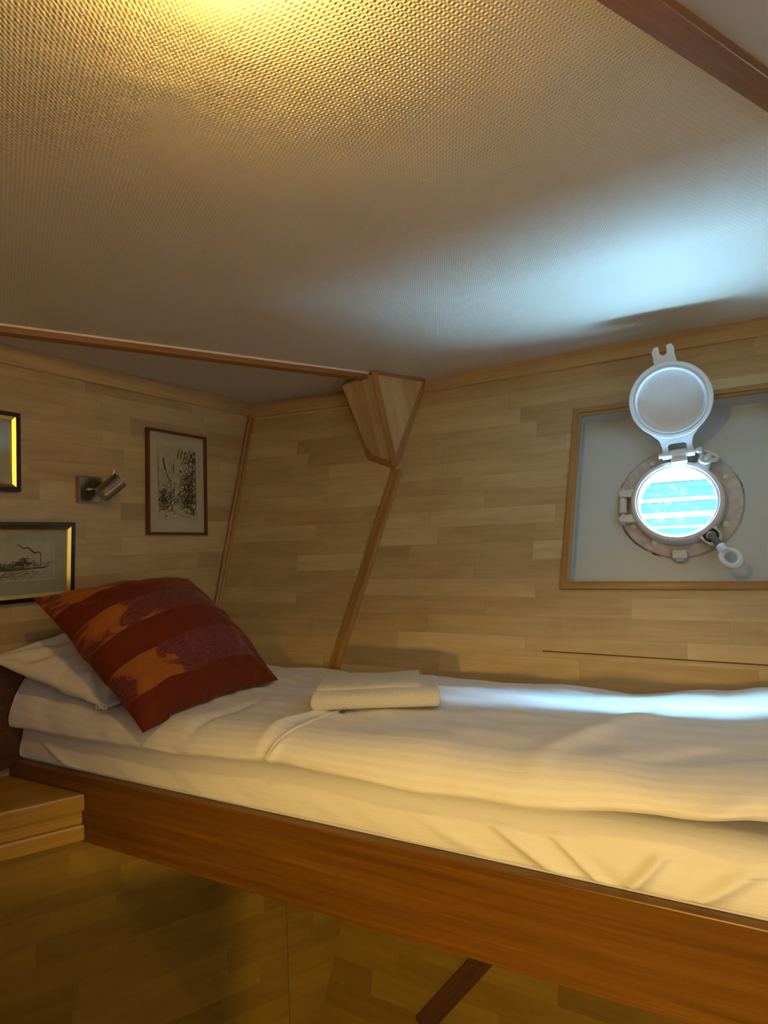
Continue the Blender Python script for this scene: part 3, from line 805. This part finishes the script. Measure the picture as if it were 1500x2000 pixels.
def duvet():
    def fn(a, b):
        u = lerp(.0, BL - .012, a); vb = back(u, 1.085) - .012
        hem = tabl(HEM, u) + .003 * nz(u * 9, 3, 3); vr = .085
        if b < .12:                       # tucked behind: far edge
            t = b / .12; v = vb - .004 * (1 - t); z = lerp(MT + .004, duv_top(u, vb, vb) - .012, t)
        elif b < .62:
            t = (b - .12) / .5; v = lerp(vb - .002, vr, t); z = duv_top(u, v, vb)
            z -= .012 * max(0, 1 - t * 14) ** 2
        elif b < .9:                      # rolled front edge
            t = (b - .62) / .28 * PI * .5; z0 = duv_top(u, vr, vb); zt = hem + .014
            v = vr - (vr + .010) * math.sin(t); z = z0 - (z0 - zt) * (1 - math.cos(t))
            w_ = math.sin(t)
            v -= .006 * w_ * (nz(u * 6, z * 9, 8) + .6 * nz(u * 15 + z * 10, z * 14, 9))
            v -= .012 * gauss(u - 1.045 - (z - 1.1) * .5, .012) * w_ - .006 * gauss(u - 1.02 - (z - 1.1) * .5, .018) * w_
            v -= .010 * gauss(u - 1.93 - (z - 1.13) * 1.4, .03) * w_
        else:                             # hem curling back on to the mattress
            t = (b - .9) / .1 * PI * .62; v = -.010 + .020 * (1 - math.cos(t)); z = hem + .014 * (1 - math.sin(t) * 1.0) 
            v -= .006 * (nz(u * 6, hem * 9, 8) + .6 * nz(u * 15 + hem * 10, hem * 14, 9)) * (1 - t / 2)
            v -= .010 * gauss(u - 1.93 - (z - 1.13) * 1.4, .03) * (1 - t / 2) + .012 * gauss(u - 1.045 - (z - 1.1) * .5, .012) * (1 - t / 2)
        uu = max(u, left(max(v, 0)) + .006)
        if a == 0: v, z = .30, 1.10; uu = left(.3) + .02
        return BM.inverted() @ Bp(uu, v, z)
    bm = surf('d', fn, 520, 170, None, uvs=(2.28, 1.05))
    o = obj('duvet', bm, M_duvet, None, BM, smooth=True)
    tag(o, 'white striped duvet spread over the bunk mattress, its rolled edge facing the room', 'duvet')
    # piped seam of the cover crossing the front edge
    bm = bmesh.new(); pts = []
    for k in range(30):
        b = .50 + .40 * k / 29; a0 = (1.075 - .045 * (k / 29)) / (BL - .012); p = fn(a0, b); pts.append(p + V3((0, -.0008, .001)))
    add_tube(bm, pts, .0016, 6)
    obj('seam', bm, M_sheet, o, BM, smooth=True)
    return o
dv = duvet()

def cushion_mesh(Pa, Pb, Pc, Pd, thick, n=56, bow=.05, seed=0, nrm_up=None, wr=.006, sag=None):
    """Pa top-left, Pb top-right, Pc bottom-right, Pd bottom-left; returns bmesh in world coords"""
    nr = (Pb - Pa).cross(Pd - Pa).normalized()
    if nr.dot(V3((0, 0, 1.55)) - Pa) < 0 and nrm_up is None: nr = -nr
    if nrm_up is not None and nr.dot(nrm_up) < 0: nr = -nr
    bm = bmesh.new(); uvl = bm.loops.layers.uv.new('UVMap'); lay = []
    cen = (Pa + Pb + Pc + Pd) / 4
    for side in (1, -1):
        g_ = []
        for i in range(n + 1):
            row = []
            for j in range(n + 1):
                u, v = i / n, j / n
                # ease sampling towards the edges
                uu = .5 - .5 * math.cos(PI * u); vv = .5 - .5 * math.cos(PI * v)
                uu = lerp(u, uu, .5); vv = lerp(v, vv, .5)
                p = Pa.lerp(Pb, uu).lerp(Pd.lerp(Pc, uu), vv)
                # edges bow inwards between the corners
                k = bow * ((2 * uu - 1) ** 2 * 0 + 1)
                du = (2 * uu - 1); dvv = (2 * vv - 1)
                p = p + (cen - p) * (bow * ((1 - dvv * dvv) * du * du + (1 - du * du) * dvv * dvv))
                su = max(0, math.sin(PI * uu)); sv = max(0, math.sin(PI * vv))
                h = (su * sv) ** .5 * thick / 2
                ed = 1 - min(1, 3.2 * min(uu, 1 - uu, vv, 1 - vv))
                w1 = nz(uu * 3 + seed, vv * 3, side * 3) * wr * 2.2
                w2 = nz(uu * 9 + seed, vv * 9, side * 5 + seed) * wr * 1.5 * (.3 + ed)
                # pulls radiating from the corners
                pull = 0
                for (ca, cb) in ((0, 0), (1, 0), (1, 1), (0, 1)):
                    ang = math.atan2(vv - cb, uu - ca); dd = math.hypot(uu - ca, vv - cb)
                    pull += math.sin(ang * 11 + ca * 2 + cb + seed) * math.exp(-((dd - .22) / .14) ** 2)
                hh = h + (w1 + w2 + pull * wr * .6) * (su * sv) ** .35
                q = p + nr * side * max(hh, 0.0) * (1 if side > 0 else .75)
                if sag: q = sag(q, uu, vv, side)
                row.append((q, uu, vv))
            g_.append(row)
        lay.append(g_)
    vt = [[bm.verts.new(c[0]) for c in r] for r in lay[0]]
    vb = [[(vt[i][j] if i in (0, n) or j in (0, n) else bm.verts.new(lay[1][i][j][0])) for j in range(n + 1)] for i in range(n + 1)]
    for vs in (vt, vb):
        for i in range(n):
            for j in range(n):
                f = bm.faces.new([vs[i][j], vs[i + 1][j], vs[i + 1][j + 1], vs[i][j + 1]])
                for l, (a, b) in zip(f.loops, ((i, j), (i + 1, j), (i + 1, j + 1), (i, j + 1))): l[uvl].uv = lay[0][a][b][1:]
    return bm, nr
# white pillow lying against the left wall
def rest(clear):
    def f(q, uu, vv, side):
        u = (q - R0).dot(E); v = (q - R0).dot(Wd); vb = back(u, 1.12)
        if 0 < u < BL and v > .06:
            zz = duv_top(u, v, vb) + clear
            if q.z < zz: q = V3((q.x, q.y, zz + (q.z - zz) * .02))
        d = (q - K).dot(NL)
        if d < .03: q = q + NL * (.03 - d)
        return q
    return f
bm, nr = cushion_mesh(V3((-1.155, 1.770, 1.262)), V3((-.900, 2.215, 1.30)), V3((-.520, 2.080, 1.170)), V3((-.775, 1.690, 1.128)), .17, 72, .06, 3, nrm_up=Z, wr=.015, sag=rest(.004))
pil = tag(obj('pillow', bm, M_pillow, None, Matrix.Identity(4), smooth=True), 'ivory white pillow lying at the head of the bunk, half under the red cushion', 'pillow')
bm = bmesh.new(); c0 = V3((-.787, 1.683, 1.137))
for k in range(3):
    o_ = c0 + E * (.012 * k - .006) + V3((0, 0, .003 * (k % 2)))
    add_tube(bm, [o_ + E * (.007 * math.cos(t * PI / 5)) + V3((0, 0, .006 * math.sin(t * PI / 5))) + Wd * (.003 * math.sin(t)) for t in range(10)], .0017, 6, closed=True)
obj('tie', bm, M_pillow, pil, smooth=True)
def cush_sag(q, uu, vv, side):
    u = (q - R0).dot(E); v = (q - R0).dot(Wd); vb = back(u, 1.12)
    if v > .05:
        zz = duv_top(u, v, vb) + .005
        if q.z < zz: q = V3((q.x, q.y, zz + (q.z - zz) * .02))
    return q
bm, nr = cushion_mesh(V3((-.985, 1.712, 1.436)), V3((-.708, 2.190, 1.452)), V3((-.358, 1.995, 1.124)), V3((-.607, 1.520, 1.110)), .27, 84, .075, 1, wr=.011, sag=cush_sag)
tag(obj('cushion', bm, M_cushion, None, Matrix.Identity(4), smooth=True), 'dark red and mauve striped velvet cushion propped on the white pillow', 'cushion')

# folded towel
def towel():
    F0 = V3((-.199, 1.535, 0)); F1 = V3((.121, 1.528, 0)); x = (F1 - F0).normalized(); y = V3((-x.y, x.x, 0))
    TM = frame(V3((F0.x, F0.y, 1.136)), x, y, Z); t = empty('towel', TM.translation, 'small folded white towel lying in the middle of the duvet', 'towel')
    ln = (F1 - F0).length
    def layer(z0, z1, y0, y1, x0, x1, seed):
        def fn(a, b):
            X = lerp(x0, x1, a); ang = b * 2 * PI; cz = (z0 + z1) / 2; hz = (z1 - z0) / 2; cy = (y0 + y1) / 2; hy = (y1 - y0) / 2
            # super-ellipse section
            c, s = math.cos(ang), math.sin(ang); p = .38
            Y = cy + hy * math.copysign(abs(c) ** p, c); Zz = cz + hz * math.copysign(abs(s) ** .75, s)
            Y += .004 * nz(X * 8, seed, b * 2); Zz += .0035 * nz(X * 9, Y * 12, seed) * (1 if s > 0 else 0)
            e = min(a, 1 - a) * ln
            if e < .008: k = math.sqrt(max(0, 1 - ((.008 - e) / .008) ** 2)); Zz = cz + (Zz - cz) * (.55 + .45 * k)
            return V3((X, Y + .006 * X / ln, Zz))
        return surf('t', fn, 90, 72, None)
    bm = bmesh.new()
    b = layer(.0, .050, .0, .19, 0, ln, 1); caps(b); merge(bm, b); obj('folded_layer', bm, M_towel, t, TM, smooth=True)
    bm = bmesh.new(); b = layer(.036, .058, .035, .205, .010, ln - .045, 5); caps(b); merge(bm, b); obj('folded_layer', bm, M_towel, t, TM, smooth=True)
    bm = bmesh.new(); add_box(bm, .072, .084, -.004, .004, .001, .006, .001)
    o = obj('tag', bm, M_blackp, t, TM); o['label'] = 'tiny black tag'
def caps(b):
    bd_ = [e for e in b.edges if e.is_boundary]
    bmesh.ops.remove_doubles(b, verts=b.verts[:], dist=1e-6)
    bd_ = [e for e in b.edges if e.is_boundary]
    bmesh.ops.holes_fill(b, edges=bd_, sides=0)
towel()

# ------------------------------------------------------------------ cabinet beside / under the bunk and the panels below
BH = V3((-.867, 1.702, 0)); BD = V3((.843, .537, 0)).normalized(); BN = V3((BD.y, -BD.x, 0))   # BN towards the room
CL = L(0, 0)       # left wall reference
# bulkhead under the bunk runs along BD from the left wall to the hull
t_left = (CL - BH).dot(NL) / BD.dot(NL)
def bulk(t0, t1, z0, z1, name, m, seam):
    return panel(name, V3((BH.x, BH.y, 0)) + BD * t0, BD if BD.cross(Z).dot(BN) > 0 else -BD, Z, [(0, z0), (t1 - t0, z0), (t1 - t0, z1), (0, z1)], m, thick=.012, uoff=(t0, -t0 * .0))
bx = -1.25
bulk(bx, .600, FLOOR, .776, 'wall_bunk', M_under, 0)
# triangular filler between the vertical joint and the hull
fb = []
pt0 = V3((BH.x, BH.y, 0)) + BD * .6015
def meet(z):
    o = V3((BH.x, BH.y, z)); t = min([(p - o).dot(n) / BD.dot(n) for p, n in ((A + LOW, NH), (K + LOW, N1))]); return t
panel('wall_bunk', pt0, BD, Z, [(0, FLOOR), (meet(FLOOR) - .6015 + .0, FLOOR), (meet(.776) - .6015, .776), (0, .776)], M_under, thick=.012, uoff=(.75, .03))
for (t, z) in ((.612, .365), (.715, .26)):
    bm = bmesh.new(); add_lathe(bm, [(.0045, 0), (.004, .0015), (0, .002)], 14)
    o = obj('screw', bm, M_iron, None, frame(V3((BH.x, BH.y, z)) + BD * t, BD, Z, BN))
    tag(o, 'small dark screw in the panel under the bunk, ' + ('beside the vertical joint' if t < .65 else 'near the hull joint'), 'screw', None)
# cabinet top with mouldings to the left, in front of the rail
cab = empty('cabinet', V3((BH.x, BH.y, .783)) + BD * -.3, 'low varnished cabinet top with layered moulding at the left end of the bunk rail', 'cabinet')
CM = frame(V3((BH.x, BH.y, 0)), BD, -BN, Z)
def wedge(z0, z1, outset, bev, x1=-.002, name='moulding', m=M_step):
    # plan: front edge parallel to BD set out by `outset`; back limited by the rail face
    inv = CM.inverted()
    rl = lambda t: inv @ (R0 + E * t)
    # where front line y=-outset meets the rail's outer face
    a, b = rl(0), rl(1); tt = (-outset - a.y) / (b.y - a.y); xf = a.x + (b.x - a.x) * tt - .002
    a2 = rl(.05)
    lw = inv @ L(-1.085, 0); lw2 = inv @ L(-1.9, 0)
    tt = (-outset - lw.y) / (lw2.y - lw.y)
    xl = lw.x + (lw2.x - lw.x) * tt
    pts = [(xf, -outset), (a2.x, a2.y - .003), (lw.x + .006, lw.y), (xl + .01, -outset)]
    bm = bmesh.new(); add_prism(bm, [(p[0], p[1]) for p in pts], z0, z1, bev)
    return obj(name, bm, m, cab, CM)
wedge(.861, .907, .030, .006, name='top')
wedge(.826, .861, .018, .002, name='moulding')
wedge(.784, .826, .028, .006, name='moulding')
# shadow stripe on the hull below the bunk, built as a dark strip
bar('shadow_strip', H(.47, -1.80) + LOW, H(.14, -2.20) + LOW, NH, .055, .02, M_dark, kind='structure')

# ------------------------------------------------------------------ pictures and wall light on the left wall
LMx = lambda u, z, d=0.0: frame(L(u, z, d), LX, Z, NL) if LX.cross(Z).dot(NL) > 0 else None
sgn = 1 if LX == XL else -1
assert sgn == 1, 'left wall axis'
def frame_ring(bm, w_, h_, fw, d, z0=0.0, inner=0.0, mi=0, bev=.002):
    for (x0, x1, y0, y1) in ((-w_ / 2, w_ / 2, h_ / 2 - fw, h_ / 2), (-w_ / 2, w_ / 2, -h_ / 2, -h_ / 2 + fw), (-w_ / 2, -w_ / 2 + fw, -h_ / 2 + fw, h_ / 2 - fw), (w_ / 2 - fw, w_ / 2, -h_ / 2 + fw, h_ / 2 - fw)):
        add_box(bm, x0, x1, y0, y1, z0, z0 + d, bev, mi)
def stroke(bm, pts, wd, z, mi):
    """flat ink stroke of varying width"""
    n = len(pts)
    L_, R_ = [], []
    for i, (x, y) in enumerate(pts):
        a = pts[max(0, i - 1)]; b = pts[min(n - 1, i + 1)]; dx, dy = b[0] - a[0], b[1] - a[1]; q = math.hypot(dx, dy) or 1
        w_ = wd * (.35 + .65 * math.sin(PI * (i + .5) / n)) / 2
        L_.append(bm.verts.new((x - dy / q * w_, y + dx / q * w_, z))); R_.append(bm.verts.new((x + dy / q * w_, y - dx / q * w_, z)))
    for i in range(n - 1):
        f = bm.faces.new([L_[i], R_[i], R_[i + 1], L_[i + 1]]); f.material_index = mi
def picture(name, uc, zc, w_, h_, fw, fd, label, fm, mountm, tilt=0, gold=0.0, lean=0.0):
    LMm = LMx(uc, zc, .001) @ Matrix.Rotation(math.radians(tilt), 4, 'Z') @ Matrix.Translation((0, 0, abs(math.sin(math.radians(lean))) * h_ / 2)) @ Matrix.Rotation(math.radians(lean), 4, 'X')
    e = bpy.data.objects.new(name, None); place(e, LMm); tag(e, label, 'picture')
    bm = bmesh.new(); frame_ring(bm, w_, h_, fw, fd); obj('frame', bm, fm, e, LMm)
    if gold:
        bm = bmesh.new(); wi, hi = w_ - 2 * fw, h_ - 2 * fw
        # gilt slip, sloping inwards
        P = [(-1, -1), (1, -1), (1, 1), (-1, 1)]
        for k in range(4):
            a, b = P[k], P[(k + 1) % 4]
            o1 = [bm.verts.new((c[0] * wi / 2, c[1] * hi / 2, fd * .92)) for c in (a, b)]; i1 = [bm.verts.new((c[0] * (wi / 2 - gold), c[1] * (hi / 2 - gold), fd * .92 - gold * .475)) for c in (b, a)]
            bm.faces.new(o1 + i1)
            l1 = [bm.verts.new((c[0] * (wi / 2 - gold), c[1] * (hi / 2 - gold), fd * .92 - gold * .475)) for c in (a, b)]; l2 = [bm.verts.new((c[0] * (wi / 2 - gold), c[1] * (hi / 2 - gold), .002)) for c in (b, a)]
            bm.faces.new(l1 + l2)
        o = obj('gilt_slip', bm, M_gold, e, LMm); o['label'] = 'shiny gold inner edge of the frame'
    bm = bmesh.new(); add_box(bm, -w_ / 2 + fw * .6, w_ / 2 - fw * .6, -h_ / 2 + fw * .6, h_ / 2 - fw * .6, .001, .006)
    obj('mount', bm, mountm, e, LMm)
    bm = bmesh.new(); add_box(bm, -w_ / 2 + fw * .9, w_ / 2 - fw * .9, -h_ / 2 + fw * .9, h_ / 2 - fw * .9, .0095, .0110)
    g_ = obj('glass', bm, M_glass, e, LMm)
    return e, LMm
# 1: narrow red-brown frame with an ink street sketch
e, lm = picture('framed_sketch', -.4325, 1.812, .284, .402, .010, .018, 'narrow brown-framed upright ink sketch of a street with a tall spire', M_redframe, M_cream, -.8)
rnd = random.Random(4); bm = bmesh.new(); pw, ph = .190, .290
add_box(bm, -pw / 2, pw / 2, -ph / 2 - .0, ph / 2 - .0, .0062, .0066)
zi = .0069
def L2(pts, wd, mi=1): stroke(bm, [((x - .5) * pw, (y - .5) * ph) for x, y in pts], wd, zi, mi)
def scribble(cx, cy, sx, sy, n, wd, mi=1, slant=None):
    for _ in range(n):
        x = cx + rnd.gauss(0, sx); y = cy + rnd.gauss(0, sy); a = rnd.uniform(0, PI) if slant is None else slant + rnd.gauss(0, .3); l_ = rnd.uniform(.02, .07)
        x2, y2 = x + l_ * math.cos(a), y + l_ * math.sin(a) * .8; mx, my = (x + x2) / 2 + rnd.uniform(-.01, .01), (y + y2) / 2 + rnd.uniform(-.01, .01)
        if all(.03 < c < .97 for c in (x, x2, y, y2)): L2([(x, y), (mx, my), (x2, y2)], wd * rnd.uniform(.5, 1.4), mi)
L2([(.03, .98), (.035, .6), (.045, .3), (.06, .05)], .0022); L2([(.97, .96), (.965, .7), (.97, .4), (.975, .08)], .0035)
L2([(.15, .83), (.17, .76), (.19, .70), (.215, .66)], .0075); L2([(.18, .72), (.23, .62), (.28, .56), (.33, .50), (.345, .40), (.35, .2)], .0035)
L2([(.40, .76), (.405, .70), (.41, .62)], .0045); L2([(.40, .78), (.402, .84)], .0012); L2([(.39, .5), (.42, .42), (.41, .3)], .003)
for k in range(5): L2([(.55 + k * .08, .97 - .01 * k), (.52 + k * .08, .88), (.50 + k * .08, .82)], .005 - .0005 * k)
for k in range(5): L2([(.60 + .02 * k, .55 - .03 * k), (.75, .60 - .035 * k), (.95, .66 - .06 * k)], .0028)
scribble(.80, .72, .12, .13, 90, .0016, 1, 1.1); scribble(.78, .72, .13, .14, 80, .003, 1, 1.1)
scribble(.92, .78, .035, .12, 60, .0045); scribble(.2, .28, .12, .09, 200, .0032); scribble(.8, .30, .13, .09, 240, .0034)
scribble(.78, .48, .12, .08, 130, .003); scribble(.2, .5, .1, .12, 60, .0017, 2); scribble(.5, .25, .16, .06, 70, .0018)
scribble(.12, .14, .06, .03, 25, .003, 2); scribble(.9, .12, .05, .05, 35, .0035); scribble(.22, .25, .1, .05, 40, .0045); scribble(.82, .22, .1, .05, 40, .0048)
L2([(.30, .13), (.42, .13), (.52, .16), (.62, .19)], .0016, 3); L2([(.45, .12), (.55, .08), (.68, .05), (.85, .05)], .0016, 1); L2([(.30, .14), (.38, .11), (.45, .12)], .0016, 3)
L2([(.08, .035), (.12, .025), (.15, .03)], .0012, 2); L2([(.24, .03), (.34, .033), (.44, .03)], .001, 2)
obj('print', bm, [M_paper, M_ink, M_ink2, M_inkred], e, lm)
# 2: black and gilt frame, upper left (mostly outside the photograph)
e, lm = picture('framed_print', -1.208, 1.8695, .350, .243, .0135, .022, 'upper black and gold framed picture at the left edge', M_blackframe, M_matboard, 0, .010)
bm = bmesh.new(); add_box(bm, -.115, .02, -.065, .065, .0062, .0066); obj('print', bm, [M_paper2, M_ink], e, lm)
# 3: black and gilt frame with the steamship etching
UC3 = -1.0555
e, lm = picture('framed_etching', UC3 - .012, 1.5335, .400, .246, .0135, .022, 'lower black and gold framed etching of a steamship trailing smoke', M_blackframe, M_matboard, 0, .010, 3.0)
bm = bmesh.new(); ex0, ex1, ey0, ey1 = -.150, .139, -.054, .062
add_box(bm, ex0, ex1, ey0, ey1, .0062, .0066)
zi = .0069
add_box(bm, ex0, ex1, ey0 - .004, ey0 - .001, .0060, .0067, 0, 4); add_box(bm, ex1, ex1 + .0015, ey0 - .004, ey1, .0060, .0067, 0, 4)
def S3(pts, wd, mi=1): stroke(bm, pts, wd, zi, mi)
# deck line, hull, funnel, smoke
S3([(ex0 + .004, -.024), (-.05, -.023), (0, -.024), (.06, -.021), (.10, -.020), (.115, -.018)], .0052); S3([(.07, -.0195), (.095, -.0195), (.116, -.0175)], .0030)
S3([(.074, -.011), (.085, -.010), (.097, -.011)], .0030); S3([(.075, -.010), (.075, -.022)], .0022); S3([(.095, -.010), (.096, -.022)], .0022)
S3([(.0965, -.010), (.0955, .006), (.0965, .020)], .0024); S3([(.0965, .018), (.094, .026), (.087, .030), (.080, .026), (.072, .030), (.064, .038), (.054, .044), (.042, .042), (.032, .050), (.024, .054)], .0046)
rnd = random.Random(9)
def haze(cx, cy, sx, sy, n, wd, mi):
    for _ in range(n):
        x = cx + rnd.gauss(0, sx); y = cy + rnd.gauss(0, sy); l_ = rnd.uniform(.003, .012)
        if ex0 + .003 < x and x + l_ < ex1 - .003 and ey0 + .002 < y < ey1 - .002: S3([(x, y), (x + l_ / 2, y + rnd.uniform(-.001, .001)), (x + l_, y)], wd * rnd.uniform(.5, 1.3), mi)
haze(.034, -.005, .016, .005, 170, .0026, 1); haze(.040, .008, .006, .003, 22, .0024, 1); haze(-.03, -.014, .03, .005, 220, .0026, 1); haze(-.05, .006, .01, .003, 22, .002, 1)
haze(0.02, -.017, .05, .003, 90, .0016, 2); haze(-.02, -.040, .05, .006, 110, .0015, 2); haze(.11, -.006, .012, .004, 40, .001, 2); haze(-.09, -.02, .03, .008, 80, .002, 1); haze(.02, -.034, .05, .006, 60, .0014, 2)
S3([(.074, -.026), (.076, -.034)], .002, 2)
obj('print', bm, [M_paper2, M_ink, M_ink2, M_inkred, M_cream], e, lm)

# wall reading light
SM = LMx(-.8045, 1.768, .0)
sp = bpy.data.objects.new('wall_light', None); place(sp, SM)
tag(sp, 'brushed nickel wall spotlight with a tilted cylinder head and square plate between the pictures', 'wall light')
bm = bmesh.new(); add_box(bm, -.042, .042, -.044, .044, 0, .024, .003); obj('wall_plate', bm, M_nickel, sp, SM)
hd = V3((.66, .60, .18)).normalized(); hc = V3((.030, .002, .085))
bm = bmesh.new(); add_tube(bm, [(.000, .0, .022), (.000, .0, .052), (.004, 0, .066), (hc.x - .012, hc.y - .004, .072)], .0042, 14); add_tube(bm, [(.000, .0, .024), (.000, .0, .030)], .010, 20)
smooth_angle(obj('arm', bm, M_nickel, sp, SM), 50)
hx = hd.orthogonal().normalized(); hy = hd.cross(hx); HMx = SM @ frame(hc, hx, hy, hd)
bm = bmesh.new(); add_lathe(bm, [(0, -.040), (.0265, -.040), (.0285, -.038), (.0285, .040), (.0265, .040), (.0265, -.030), (0, -.030)], 48)
smooth_angle(obj('lamp_head', bm, M_nickel, sp, HMx), 40)
bm = bmesh.new(); add_lathe(bm, [(0, .020), (.012, .022), (.022, .028), (.0255, .030), (.0255, -.02), (0, -.02)], 32); o = smooth_angle(obj('bulb', bm, M_white, sp, HMx))
kp = SM @ (hc + hd * .020 + V3((-.020, .025, .005)))
bm = bmesh.new(); add_tube(bm, [hc + V3((-.004, .018, .0)) + hd * .012, hc + V3((-.006, .036, .004)) + hd * .016, hc + V3((-.004, .048, .006)) + hd * .020], [.003, .003, .0022], 10)
smooth_angle(obj('switch_stalk', bm, M_nickel, sp, SM), 50)

# ------------------------------------------------------------------ ceiling lamp (just above the photograph)
cl = empty('ceiling_lamp', (LAMP.x, LAMP.y, CEIL), 'small round ceiling lamp with a warm bare bulb, just above the picture edge', 'lamp')
bm = bmesh.new(); add_lathe(bm, [(0, 0), (.035, 0), (.035, -.008), (.016, -.012), (.012, -.020), (0, -.020)], 32)
obj('lamp_base', bm, M_white, cl, Matrix.Translation((LAMP.x, LAMP.y, CEIL)), smooth=False)
bm = bmesh.new(); add_lathe(bm, [(.010, -.020), (.018, -.024), (.024, -.034), (.025, -.044), (.022, -.054), (.014, -.062), (0, -.065)], 14)
obj('bulb', bm, emis('glowing_bulb_glass', (1.0, .60, .12), BULB_STRENGTH), cl, Matrix.Translation((LAMP.x, LAMP.y, CEIL)), smooth=True)
